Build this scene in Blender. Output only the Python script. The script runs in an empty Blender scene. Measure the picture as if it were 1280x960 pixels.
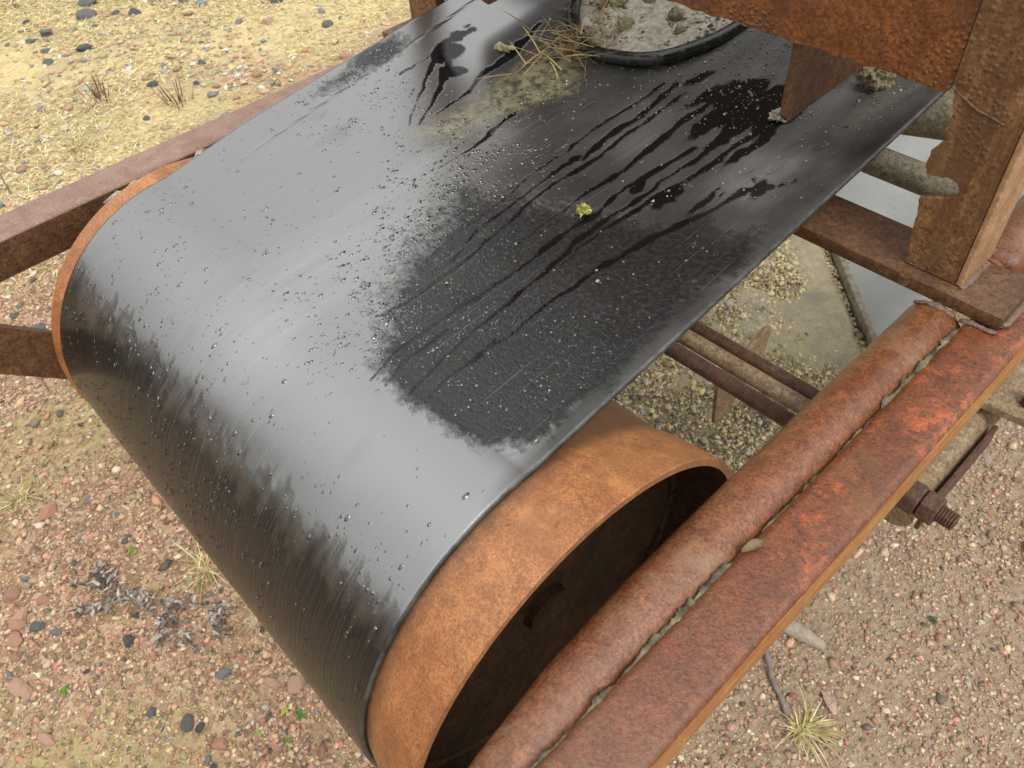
import bpy, bmesh, math, random
import numpy as np
from mathutils import Vector, Matrix
random.seed(4); rng = np.random.default_rng(4)
sc = bpy.context.scene
COL = sc.collection
# ------------------------------------------------------------------ camera
cd = bpy.data.cameras.new('camera'); cam = bpy.data.objects.new('camera', cd); COL.objects.link(cam)
CAM = Vector((0.62465, -0.25069, 1.49682))
M = Matrix(((0.68286, -0.50734, 0.52565), (0.72768, 0.53610, -0.42789), (-0.06471, 0.67469, 0.73526))).to_4x4()
M.translation = CAM
cam.matrix_world = M
cd.sensor_fit = 'HORIZONTAL'; cd.sensor_width = 36.0; cd.lens = 1009.36/1280*36
cd.clip_start = 0.02; cd.clip_end = 500
cd.dof.use_dof = True; cd.dof.focus_distance = 0.80; cd.dof.aperture_fstop = 20.0
sc.camera = cam
# ------------------------------------------------------------------ sky, sun, exposure
SUN_EL, SUN_AZ = math.radians(57), math.radians(104)     # azimuth from +Y towards +X
w = bpy.data.worlds.new('World'); sc.world = w; w.use_nodes = True
nt = w.node_tree; nt.nodes.clear()
def wn(t): return nt.nodes.new(t)
sky = wn('ShaderNodeTexSky'); sky.sky_type = 'NISHITA'; sky.sun_disc = False
sky.sun_elevation = SUN_EL; sky.sun_rotation = SUN_AZ; sky.air_density = 1.0; sky.dust_density = 3.0
hs = wn('ShaderNodeHueSaturation'); hs.inputs['Saturation'].default_value = 0.02
nt.links.new(sky.outputs[0], hs.inputs['Color'])
tc = wn('ShaderNodeTexCoord'); mp = wn('ShaderNodeMapping'); mp.inputs['Scale'].default_value = (1, 1, 2.2)
nz = wn('ShaderNodeTexNoise'); nz.inputs['Scale'].default_value = 2.0; nz.inputs['Detail'].default_value = 5
nt.links.new(tc.outputs['Generated'], mp.inputs[0]); nt.links.new(mp.outputs[0], nz.inputs['Vector'])
rp = wn('ShaderNodeValToRGB'); rp.color_ramp.elements[0].position = .3; rp.color_ramp.elements[0].color = (.76, .77, .775, 1)
rp.color_ramp.elements[1].position = .7; rp.color_ramp.elements[1].color = (1.15, 1.15, 1.14, 1)
nt.links.new(nz.outputs[0], rp.inputs[0])
sx = wn('ShaderNodeSeparateXYZ'); nt.links.new(tc.outputs['Generated'], sx.inputs[0])
gr_ = wn('ShaderNodeMapRange'); gr_.inputs[1].default_value = 0; gr_.inputs[2].default_value = 1; gr_.inputs[3].default_value = .62; gr_.inputs[4].default_value = 1.4
nt.links.new(sx.outputs[2], gr_.inputs[0])
mx = wn('ShaderNodeMix'); mx.data_type = 'RGBA'; mx.blend_type = 'MULTIPLY'; mx.inputs[0].default_value = 1
cl = wn('ShaderNodeMix'); cl.data_type = 'RGBA'; cl.inputs[0].default_value = .82; cl.inputs[7].default_value = (7.15, 7.2, 7.1, 1)   # cloud deck over the clear sky
nt.links.new(hs.outputs[0], cl.inputs[6]); nt.links.new(cl.outputs[2], mx.inputs[6]); nt.links.new(rp.outputs[0], mx.inputs[7])
m2 = wn('ShaderNodeMix'); m2.data_type = 'RGBA'; m2.blend_type = 'MULTIPLY'; m2.inputs[0].default_value = 1
nt.links.new(mx.outputs[2], m2.inputs[6]); nt.links.new(gr_.outputs[0], m2.inputs[7])
bg = wn('ShaderNodeBackground'); bg.inputs['Strength'].default_value = 0.15
nt.links.new(m2.outputs[2], bg.inputs['Color'])
wo = wn('ShaderNodeOutputWorld'); nt.links.new(bg.outputs[0], wo.inputs[0])
sd = bpy.data.lights.new('sun', 'SUN'); sun = bpy.data.objects.new('sun', sd); COL.objects.link(sun)
sd.energy = 1.25; sd.angle = math.radians(22); sd.color = (1, .95, .87)
dv = Vector((math.sin(SUN_AZ)*math.cos(SUN_EL), math.cos(SUN_AZ)*math.cos(SUN_EL), math.sin(SUN_EL)))
sun.rotation_euler = dv.to_track_quat('Z', 'Y').to_euler()
sc.view_settings.view_transform = 'Standard'; sc.view_settings.look = 'None'
sc.view_settings.exposure = 0.42; sc.view_settings.gamma = 1
sc.cycles.max_bounces = 6; sc.cycles.diffuse_bounces = 3; sc.cycles.glossy_bounces = 3
# ------------------------------------------------------------------ object helpers
def tag(o, label=None, cat=None, group=None, kind=None):
    for k, v in (('label', label), ('category', cat), ('group', group), ('kind', kind)):
        if v: o[k] = v
    return o
def empty(name, loc=(0, 0, 0), parent=None):
    o = bpy.data.objects.new(name, None); COL.objects.link(o); o.location = loc; o.empty_display_size = .1
    if parent: o.parent = parent
    return o
def mesh_from(name, V, F, mat=None, smooth=False, sharp=None):
    me = bpy.data.meshes.new(name); me.from_pydata([tuple(v) for v in V], [], [tuple(f) for f in F]); me.update()
    if mat: me.materials.append(mat)
    if smooth:
        me.polygons.foreach_set('use_smooth', [True]*len(me.polygons))
        if sharp: me.set_sharp_from_angle(angle=math.radians(sharp))
    return me
def link(name, me, parent=None, loc=None):
    o = bpy.data.objects.new(name, me); COL.objects.link(o)
    if parent: o.parent = parent
    if loc is not None: o.location = loc
    return o
def obj(name, V, F, mat=None, parent=None, smooth=False, sharp=None):
    return link(name, mesh_from(name, V, F, mat, smooth, sharp), parent)
def bulk(name, V, F, mat, col=None, smooth=False):
    """big mesh from numpy arrays, all faces the same size; col = per vertex colour"""
    V = np.asarray(V, dtype=np.float32); F = np.asarray(F, dtype=np.int32); k = F.shape[1]
    me = bpy.data.meshes.new(name); me.vertices.add(len(V)); me.vertices.foreach_set('co', V.ravel())
    me.loops.add(F.size); me.loops.foreach_set('vertex_index', F.ravel())
    me.polygons.add(len(F)); me.polygons.foreach_set('loop_start', np.arange(len(F), dtype=np.int32)*k)
    me.update(calc_edges=True); me.validate()
    if smooth: me.polygons.foreach_set('use_smooth', [True]*len(me.polygons))
    if col is not None:
        a = me.color_attributes.new('tint', 'FLOAT_COLOR', 'POINT')
        c4 = np.ones((len(V), 4), dtype=np.float32); c4[:, :3] = col
        a.data.foreach_set('color', c4.ravel())
    me.materials.append(mat)
    return link(name, me)
def box(name, x0, x1, y0, y1, z0, z1, mat, parent=None, bev=.002, seg=2):
    bm = bmesh.new(); bmesh.ops.create_cube(bm, size=1)
    for v in bm.verts:
        v.co = Vector((x0+(v.co.x+.5)*(x1-x0), y0+(v.co.y+.5)*(y1-y0), z0+(v.co.z+.5)*(z1-z0)))
    if bev: bmesh.ops.bevel(bm, geom=bm.edges[:], offset=bev, segments=seg, profile=.5, affect='EDGES')
    me = bpy.data.meshes.new(name); bm.to_mesh(me); bm.free(); me.materials.append(mat)
    me.polygons.foreach_set('use_smooth', [True]*len(me.polygons)); me.set_sharp_from_angle(angle=math.radians(40))
    return link(name, me, parent)
def frame_at(d):
    d = Vector(d).normalized(); u = Vector((0, 0, 1)) if abs(d.z) < .9 else Vector((1, 0, 0))
    s = d.cross(u).normalized(); return s, s.cross(d).normalized()
def sweep(P, R, n=12, cap=True, jit=0, flat=1.0):
    """tube along P with radius R (number or list)"""
    P = [Vector(p) for p in P]; V = []; F = []
    for i, p in enumerate(P):
        d = (P[min(i+1, len(P)-1)]-P[max(i-1, 0)])
        s, u = frame_at(d); r = R[i] if hasattr(R, '__len__') else R
        for k in range(n):
            a = 2*math.pi*k/n; rr = r*(1+(random.uniform(-jit, jit) if jit else 0))
            V.append(p+s*math.cos(a)*rr+u*math.sin(a)*rr*flat)
    m = len(P)
    for i in range(m-1):
        for k in range(n):
            F.append((i*n+k, i*n+(k+1) % n, (i+1)*n+(k+1) % n, (i+1)*n+k))
    if cap:
        F.append(tuple(range(n))); F.append(tuple((m-1)*n+k for k in reversed(range(n))))
    return V, F
def lathe_x(prof, n=64, c=(0, 0)):
    """prof: list of (x, r) round the X axis through (y, z) = c"""
    V = []; F = []
    for x, r in prof:
        for k in range(n):
            a = 2*math.pi*k/n; V.append((x, c[0]+r*math.cos(a), c[1]+r*math.sin(a)))
    for i in range(len(prof)-1):
        for k in range(n):
            F.append((i*n+k, (i+1)*n+k, (i+1)*n+(k+1) % n, i*n+(k+1) % n))
    return V, F
def prism(poly, axis, a, b):
    """polygon extruded along an axis from a to b; poly in the two other axes (in order)"""
    def P(u, v, t):
        return {'x': (t, u, v), 'y': (u, t, v), 'z': (u, v, t)}[axis]
    n = len(poly); V = [P(u, v, a) for u, v in poly]+[P(u, v, b) for u, v in poly]
    F = [tuple(range(n)), tuple(reversed(range(n, 2*n)))]+[(i, i+n, (i+1) % n+n, (i+1) % n) for i in range(n)]
    return V, F
def plate(name, poly, axis, a, b, mat, parent, bev=.0008):
    V, F = prism(poly, axis, a, b)
    bm = bmesh.new(); vs = [bm.verts.new(v) for v in V]
    for f in F: bm.faces.new([vs[i] for i in f])
    bmesh.ops.recalc_face_normals(bm, faces=bm.faces[:])
    if bev: bmesh.ops.bevel(bm, geom=bm.edges[:], offset=bev, segments=1, affect='EDGES')
    bmesh.ops.triangulate(bm, faces=[f for f in bm.faces if len(f.verts) > 4])
    me = bpy.data.meshes.new(name); bm.to_mesh(me); bm.free(); me.materials.append(mat)
    return link(name, me, parent)
def ico(sub):
    bm = bmesh.new(); bmesh.ops.create_icosphere(bm, subdivisions=sub, radius=1)
    V = np.array([v.co[:] for v in bm.verts]); F = np.array([[v.index for v in f.verts] for f in bm.faces]); bm.free()
    return V, F
def vnoise(x, y, s, seed=0):
    r = np.random.default_rng(seed); T = r.random((64, 64))
    u = np.asarray(x)*s+100.3*seed % 17; v = np.asarray(y)*s+31.7; i = np.floor(u).astype(int); j = np.floor(v).astype(int)
    fu = u-i; fv = v-j; fu = fu*fu*(3-2*fu); fv = fv*fv*(3-2*fv)
    g = lambda a, b: T[a % 64, b % 64]
    return (g(i, j)*(1-fu)+g(i+1, j)*fu)*(1-fv)+(g(i, j+1)*(1-fu)+g(i+1, j+1)*fu)*fv-.5
# ------------------------------------------------------------------ materials
class N:
    def __init__(s, name):
        s.m = bpy.data.materials.new(name); s.m.use_nodes = True; s.t = s.m.node_tree
        s.b = s.t.nodes['Principled BSDF']; s.tc = s.t.nodes.new('ShaderNodeTexCoord')
    def n(s, t, **k):
        o = s.t.nodes.new(t)
        for a, v in k.items(): setattr(o, a, v)
        return o
    def put(s, sock, v):
        if isinstance(v, bpy.types.NodeSocket): s.t.links.new(v, sock)
        elif isinstance(v, tuple) and len(v) == 3 and sock.type == 'RGBA': sock.default_value = (*v, 1)
        else: sock.default_value = v
    def noise(s, scale, detail=4, rough=.55, vec=None, dist=0, out=0):
        o = s.n('ShaderNodeTexNoise'); o.inputs['Scale'].default_value = scale; o.inputs['Detail'].default_value = detail
        o.inputs['Roughness'].default_value = rough; o.inputs['Distortion'].default_value = dist
        s.t.links.new(vec or s.tc.outputs['Object'], o.inputs['Vector']); return o.outputs[out]
    def vor(s, scale, vec=None, feature='F1', out='Distance', rand=1.0):
        o = s.n('ShaderNodeTexVoronoi', feature=feature); o.inputs['Scale'].default_value = scale; o.inputs['Randomness'].default_value = rand
        s.t.links.new(vec or s.tc.outputs['Object'], o.inputs['Vector']); return o.outputs[out]
    def ramp(s, v, a, b, c0=0.0, c1=1.0):
        o = s.n('ShaderNodeMapRange'); o.clamp = True; s.put(o.inputs[0], v)
        for i, q in enumerate((a, b, c0, c1)): s.put(o.inputs[i+1], q)
        return o.outputs[0]
    def mix(s, f, a, b, mode='MIX'):
        o = s.n('ShaderNodeMix', data_type='RGBA', blend_type=mode); s.put(o.inputs[0], f); s.put(o.inputs[6], a); s.put(o.inputs[7], b)
        return o.outputs[2]
    def mth(s, op, a, b=0.0, clamp=False):
        o = s.n('ShaderNodeMath', operation=op, use_clamp=clamp); s.put(o.inputs[0], a); s.put(o.inputs[1], b); return o.outputs[0]
    def attr(s, name, out='Fac'):
        o = s.n('ShaderNodeAttribute', attribute_name=name); return o.outputs[out]
    def mapping(s, scale, src='Object', rot=(0, 0, 0)):
        o = s.n('ShaderNodeMapping'); o.inputs['Scale'].default_value = scale; o.inputs['Rotation'].default_value = rot
        s.t.links.new(s.tc.outputs[src], o.inputs[0]); return o.outputs[0]
    def bump(s, h, dist, strength=1.0, prev=None):
        o = s.n('ShaderNodeBump'); o.inputs['Distance'].default_value = dist; s.put(o.inputs['Strength'], strength); s.put(o.inputs['Height'], h)
        if prev: s.t.links.new(prev, o.inputs['Normal'])
        return o.outputs[0]
    def done(s, col=None, rough=None, normal=None, **k):
        if col is not None: s.put(s.b.inputs['Base Color'], col)
        if rough is not None: s.put(s.b.inputs['Roughness'], rough)
        if normal is not None: s.put(s.b.inputs['Normal'], normal)
        for a, v in k.items(): s.put(s.b.inputs[a.replace('_', ' ')], v)
        return s.m
def rust(name, dark, mid, light, big=14, fine=420, rough=(.32, .62), bump=.0006, pit=.35, patch=None, patch_lo=.55, blister=0, pits=90, spec=.5, grime=None, streak=None, xband=None):
    m = N(name)
    b = m.ramp(m.noise(big, 9, .68, dist=.3), .38, .62)
    c = m.mix(b, mid, light)
    f = m.ramp(m.noise(fine, 5, .8), .43, .60); c = m.mix(m.mth('MULTIPLY', f, .8), c, dark)
    f2 = m.ramp(m.noise(fine*2.6, 2, .7), .55, .72); c = m.mix(m.mth('MULTIPLY', f2, .45), c, tuple(min(1, x*1.9+.02) for x in light))
    mott = m.ramp(m.noise(big*5, 9, .78), .44, .60); c = m.mix(m.mth('MULTIPLY', mott, .55), c, dark)
    mott2 = m.ramp(m.noise(big*2.2, 8, .75, dist=.5), .55, .66); c = m.mix(m.mth('MULTIPLY', mott2, .5), c, tuple(x*1.25 for x in light))
    v = m.vor(pits); sp = m.ramp(v, .08, .30, 1, 0); sel = m.ramp(m.noise(big*2.3, 4), .48, .62); sp = m.mth('MULTIPLY', sp, sel)
    c = m.mix(m.mth('MULTIPLY', sp, pit), c, tuple(x*.3 for x in dark))
    if patch:
        p = m.ramp(m.noise(big*.7, 9, .75, dist=.6), patch_lo, patch_lo+.12)
        pf = m.ramp(m.noise(fine*.30, 7, .8), .47, .56)
        c = m.mix(m.mth('MULTIPLY', m.mth('MULTIPLY', p, pf), .9), c, patch)
    if grime:
        g = m.ramp(m.noise(big*.8, 8, .75, dist=.4), .52, .64)
        c = m.mix(m.mth('MULTIPLY', g, .7), c, grime)
    if streak:
        q = m.ramp(m.noise(1, 7, .7, vec=m.mapping(streak[0])), .44, .60); c = m.mix(m.mth('MULTIPLY', q, .75), c, streak[1])
    if xband:
        xx = m.n('ShaderNodeSeparateXYZ'); m.t.links.new(m.tc.outputs['Object'], xx.inputs[0])
        q = m.ramp(m.mth('ADD', xx.outputs[0], m.mth('MULTIPLY', m.mth('SUBTRACT', m.noise(38, 7, .75), .5), xband[2])), xband[0], xband[1], 1, 0)
        q = m.mth('MULTIPLY', q, m.ramp(xx.outputs[0], 0, .01)); c = m.mix(m.mth('MULTIPLY', q, .75), c, xband[3])
    nr = m.bump(m.noise(fine*.8, 5, .75), bump, .9)
    if blister:
        bv = m.ramp(m.vor(190, rand=1), 0, .5, 1, 0)
        bs = m.ramp(m.noise(9, 5), .47, .6)
        nr = m.bump(m.mth('MULTIPLY', bv, bs), blister, .9, nr)
    nr = m.bump(m.noise(big*6, 7, .7), .0011, .4, nr)
    r = m.ramp(m.noise(big*3, 7, .7), .3, .7, rough[0], rough[1])
    return m.done(c, r, nr, Specular_IOR_Level=spec)
MAT = {}
MAT['drum'] = rust('drum_rust', (.17, .055, .018), (.40, .15, .048), (.50, .22, .08), big=7, fine=420, rough=(.30, .5), pit=.5, bump=.0010, spec=.6, grime=(.27, .11, .04), xband=(.326, .345, .03, (.075, .035, .018)))
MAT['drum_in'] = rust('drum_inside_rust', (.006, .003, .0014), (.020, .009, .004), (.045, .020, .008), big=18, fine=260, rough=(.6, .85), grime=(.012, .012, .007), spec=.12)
MAT['pipe'] = rust('pipe_rust', (.08, .022, .008), (.205, .066, .024), (.285, .11, .045), big=16, fine=330, rough=(.13, .30), pit=.3, bump=.0010, grime=(.25, .14, .075), spec=.7)
MAT['tube'] = rust('tube_rust', (.065, .018, .006), (.18, .042, .012), (.225, .070, .020), big=12, fine=360, rough=(.12, .28), pit=.7, patch=(.50, .115, .032), patch_lo=.50, bump=.0009, spec=.8, grime=(.15, .072, .024))
MAT['beam'] = rust('beam_rust', (.15, .078, .055), (.29, .17, .125), (.33, .205, .155), big=9, fine=400, rough=(.4, .58), pit=.3)
MAT['cross'] = rust('dark_rust_and_shade', (.035, .016, .008), (.11, .045, .018), (.18, .085, .033), big=22, fine=260, rough=(.36, .65), pit=.8, bump=.0009)
MAT['hopper'] = rust('hopper_rust', (.06, .019, .006), (.22, .068, .017), (.31, .11, .030), big=11, fine=230, rough=(.26, .55), pit=.7, bump=.0009, blister=.0016, grime=(.13, .055, .024), spec=.5)
MAT['post'] = rust('post_rust', (.08, .033, .013), (.24, .105, .040), (.36, .19, .085), big=13, fine=230, rough=(.3, .55), pit=.7, bump=.0008, blister=.0010, grime=(.20, .14, .065), spec=.5, streak=((60, 60, 5), (.10, .045, .02)))
MAT['flange'] = rust('flange_rust', (.22, .11, .05), (.46, .27, .14), (.55, .36, .21), big=13, fine=330, rough=(.3, .55), pit=.3, bump=.0006, streak=((90, 90, 5), (.28, .14, .065)))
MAT['tan'] = rust('muddy_rust', (.12, .07, .035), (.30, .21, .12), (.42, .32, .20), big=20, fine=260, rough=(.55, .8), pit=.4)
MAT['ochre'] = rust('ochre_face', (.22, .085, .02), (.50, .25, .07), (.60, .34, .11), big=16, fine=360, rough=(.3, .5), pit=.4, streak=((120, 6, 120), (.30, .07, .022)))
MAT['rod'] = rust('thread_rust', (.03, .015, .010), (.10, .045, .026), (.17, .085, .05), big=30, fine=330, rough=(.5, .8), pit=.6, bump=.0006)
MAT['roller'] = rust('muddy_roller', (.07, .06, .04), (.20, .17, .115), (.30, .27, .19), big=34, fine=200, rough=(.6, .85), pit=.8, pits=120)
m = N('weld'); MAT['weld'] = m.done(m.mix(m.noise(160, 4), (.08, .04, .022), (.25, .16, .115)), .4, m.bump(m.noise(300, 4), .002))
m = N('mud'); MAT['mud'] = m.done(m.mix(m.ramp(m.noise(60, 5), .35, .65), (.05, .042, .02), (.24, .22, .14)), .8, m.bump(m.noise(260, 5), .0025))
m = N('blade_rubber'); MAT['blade'] = m.done(m.mix(m.ramp(m.noise(80, 5), .4, .6), (.24, .21, .16), (.40, .36, .28)), .7, m.bump(m.noise(300, 4), .0015))
# belt: black rubber, glossy where a clean water film lies, dull where dry silt has settled
m = N('belt_rubber')
uv = m.n('ShaderNodeUVMap').outputs[0]
def uvmap(sx, sy):
    o = m.n('ShaderNodeMapping'); o.inputs['Scale'].default_value = (sx, sy, 1); m.t.links.new(uv, o.inputs[0]); return o.outputs[0]
def off(v, k): return m.mth('MULTIPLY', m.mth('SUBTRACT', v, .5), k)
wob = off(m.noise(260, 4, .65, vec=uv), 1.3)
wet = m.ramp(m.mth('ADD', m.attr('wet'), wob), -.15, .2)
inv = m.mth('SUBTRACT', 1.0, wet)
pn = m.mth('ADD', off(m.noise(95, 6, .75, vec=uv), 2.2), off(m.noise(22, 4, .6, vec=uv), 1.0))
patch = m.ramp(m.mth('ADD', m.attr('patch'), pn), -.25, .35)
dn = m.noise(26, 7, .7, vec=uvmap(1, .45)); dust0 = m.attr('dust')
dust = m.mth('MULTIPLY', dust0, m.ramp(dn, .28, .7, .25, 1.35))
sheen = m.mth('MULTIPLY', m.attr('sheen'), m.ramp(m.noise(1, 6, .7, vec=uvmap(55, 5)), .3, .7, .35, 1.15))
grit = m.ramp(m.noise(760, 2, .6, vec=uv), .62, .70)
algae = m.mth('MULTIPLY', m.attr('algae'), m.ramp(m.noise(60, 8, .78, vec=uv), .40, .58))
run = m.noise(1, 5, .65, vec=uvmap(300, 11)); run2 = m.noise(1, 4, .6, vec=uvmap(75, 2.6)); front = m.attr('front')
dark = m.ramp(run, .44, .54)
col = m.mix(m.mth('MULTIPLY', dust, 1.0), (.008, .008, .0085), (.17, .165, .155))
col = m.mix(m.mth('MULTIPLY', sheen, .20), col, (.42, .43, .43))  # bright sky reflection painted as a pale streak into the rubber colour
col = m.mix(m.mth('MULTIPLY', patch, .9), col, (.006, .0062, .0062))
col = m.mix(m.mth('MULTIPLY', m.mth('MULTIPLY', grit, dust0), .5), col, (.40, .38, .32))
col = m.mix(m.mth('MULTIPLY', front, m.mth('MULTIPLY', dark, .8)), col, (.009, .009, .0085))
col = m.mix(algae, col, (.17, .15, .065))
scr = m.ramp(m.noise(1, 3, .6, vec=uvmap(380, 4.5)), .62, .70)
col = m.mix(m.mth('MULTIPLY', scr, .12), col, (.4, .4, .39))
col = m.mix(wet, col, (.004, .004, .0045))
dry = m.ramp(dust0, .07, .20)
ro = m.ramp(dust0, .05, .5, .155, .55)
ro = m.mth('ADD', ro, off(m.noise(14, 6, .65, vec=uvmap(1, .35)), .14))
ro = m.mth('ADD', ro, m.mth('MULTIPLY', sheen, .12))
ro = m.mth('ADD', ro, m.mth('MULTIPLY', scr, .12))
ro = m.mth('ADD', ro, m.mth('MULTIPLY', algae, .2))
ro = m.mth('MAXIMUM', m.mth('MULTIPLY', ro, m.mth('SUBTRACT', 1.0, m.mth('MULTIPLY', patch, .45))), .06)
ro = m.mth('ADD', m.mth('MULTIPLY', ro, inv), m.mth('MULTIPLY', wet, .06))
coarse = m.noise(170, 4, .62, vec=uv); fine_ = m.noise(520, 3, .7, vec=uv)
h1 = m.mth('MULTIPLY', m.mth('ADD', m.mth('MULTIPLY', m.ramp(coarse, .5, .75), .55), m.mth('MULTIPLY', fine_, .45)), m.mth('MULTIPLY', inv, patch))
nr = m.bump(h1, .0015, .9)
nr = m.bump(m.mth('MULTIPLY', m.noise(800, 3, .7, vec=uv), inv), .00022, .8, nr)
nr = m.bump(m.mth('MULTIPLY', run, m.mth('ADD', front, .05)), .0022, 1.0, nr)
nr = m.bump(m.mth('MULTIPLY', run2, m.mth('ADD', front, .16)), .0009, .5, nr)
nr = m.bump(m.mth('MULTIPLY', m.noise(900, 2, vec=uv), m.mth('MULTIPLY', dust, inv)), .0007, .7, nr)
nr = m.bump(m.attr('crease'), .0012, .8, nr)
nr = m.bump(wet, .0009, .7, nr)
low = m.mth('MINIMUM', m.mth('ADD', m.mth('ADD', dry, m.mth('MULTIPLY', patch, .95)), m.mth('MULTIPLY', front, .97)), 1.0)
ior = m.mth('ADD', 1.36, m.mth('MULTIPLY', inv, m.mth('SUBTRACT', 1.85, m.mth('MULTIPLY', low, 1.7))))
ior = m.mth('SUBTRACT', ior, m.mth('MULTIPLY', front, .12))
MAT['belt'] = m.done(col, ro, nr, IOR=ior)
m = N('belt_edge'); e = m.ramp(m.noise(60, 5), .4, .65)
MAT['belt_edge'] = m.done(m.mix(e, (.014, .015, .015), (.06, .06, .055)), .4, m.bump(m.noise(120, 4), .001), IOR=1.7)
m = N('belt_underside'); e = m.noise(7, 5, .5)
stn = m.ramp(m.noise(38, 8, .75), .56, .70); spt = m.ramp(m.vor(26), .05, .10, 1, 0)
MAT['belt_in'] = m.done(m.mix(m.mth('MULTIPLY', spt, .5), m.mix(m.mth('MULTIPLY', stn, .35), m.mix(m.ramp(e, .3, .7), (.32, .335, .34), (.46, .47, .465)), (.26, .25, .22)), (.12, .11, .09)), .4, m.bump(m.noise(60, 3), .0006))
m = N('black_hose'); e = m.ramp(m.noise(60, 5, .7), .5, .68)
MAT['hose'] = m.done(m.mix(m.mth('MULTIPLY', e, .7), (.012, .0125, .011), (.075, .07, .045)), m.ramp(e, 0, 1, .26, .65), m.bump(m.noise(180, 3), .0008))
m = N('water'); MAT['drop'] = m.done((.008, .0085, .009), .03, None, IOR=2.3)
# ground materials
def tinted(name, rough=.75, bump=.0015, sc_=220, spec=.3, **k):
    m = N(name); t = m.attr('tint', 'Color'); f = m.ramp(m.noise(sc_, 4, .65), .3, .7)
    c = m.mix(f, m.mix(1.0, t, (.62, .60, .58), 'MULTIPLY'), m.mix(1.0, t, (1.22, 1.2, 1.18), 'MULTIPLY'))
    return m.done(c, rough, m.bump(m.noise(sc_*1.6, 4), bump), Specular_IOR_Level=spec, **k)
MAT['pebble'] = tinted('pebble', .62)
MAT['straw'] = tinted('straw', .7, .0004, 60)
MAT['leafy'] = tinted('leafy', .6, .0006, 120)
MAT['sandgrain'] = tinted('sand_grain', .75, .0008, 400)
m = N('ground')
st = m.attr('straw'); mo = m.attr('moss'); gr = m.attr('pale')
n1 = m.noise(9, 6, .7); n2 = m.noise(55, 5, .7); vc = m.vor(75, out='Color'); vd = m.vor(75)
soil = m.mix(m.ramp(n2, .3, .7), (.14, .09, .055), (.36, .24, .15))
ro_ = m.n('ShaderNodeSeparateColor'); m.t.links.new(vc, ro_.inputs[0])
pink = m.mix(ro_.outputs[0], (.32, .18, .12), (.50, .35, .24))
soil = m.mix(m.ramp(ro_.outputs[1], .35, .5), soil, pink)
soil = m.mix(gr, soil, m.mix(m.ramp(n2, .3, .7), (.24, .17, .115), (.44, .34, .24)))
mossc = m.mix(n2, (.24, .20, .08), (.50, .42, .20))
soil = m.mix(m.mth('MULTIPLY', mo, m.ramp(n2, .38, .6)), soil, mossc)
strawc = m.mix(m.ramp(n2, .3, .7), (.40, .30, .14), (.72, .60, .32))
strawc = m.mix(m.ramp(m.noise(4, 6, .7), .45, .65), strawc, (.42, .36, .20))
soil = m.mix(m.mth('MULTIPLY', st, m.ramp(n1, .25, .5)), soil, strawc)
nr = m.bump(vd, .006, .7); nr = m.bump(m.noise(240, 4), .004, .8, nr)
MAT['ground'] = m.done(soil, .85, nr, Specular_IOR_Level=.2)
m = N('sand'); n2 = m.noise(70, 5, .7); n3 = m.noise(11, 5, .6)
c = m.mix(m.ramp(n2, .3, .7), (.64, .55, .36), (.88, .80, .58))
c = m.mix(m.ramp(n3, .52, .68), c, (.50, .46, .38))
MAT['sand'] = m.done(c, .85, m.bump(m.noise(70, 6, .75), .008, 1.0, m.bump(m.noise(320, 5, .7), .004, 1.0)), Specular_IOR_Level=.25)
m = N('silt'); n2 = m.noise(90, 5, .7)
MAT['silt'] = m.done(m.mix(m.ramp(n2, .3, .7), (.22, .20, .155), (.66, .62, .52)), .8, m.bump(m.noise(300, 5, .7), .003))
m = N('clod'); n2 = m.noise(120, 5, .7)
MAT['clod'] = m.done(m.mix(m.ramp(n2, .3, .7), (.10, .085, .045), (.36, .32, .20)), .85, m.bump(m.noise(300, 5), .003))
m = N('moss'); n2 = m.noise(160, 4, .7)
MAT['moss'] = m.done(m.mix(m.ramp(n2, .3, .7), (.14, .14, .02), (.48, .45, .08)), .8, m.bump(m.noise(400, 4), .003))
# ================================================================== THE CONVEYOR
AZ = .75; RO = .2155; XB = .3243; XD0, XD1 = -.340, .399
conv = empty('belt_conveyor', (0, 0, 0))
tag(conv, 'rusty belt conveyor end with a black wet rubber belt running over a big rusty drum', 'conveyor')
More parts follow.
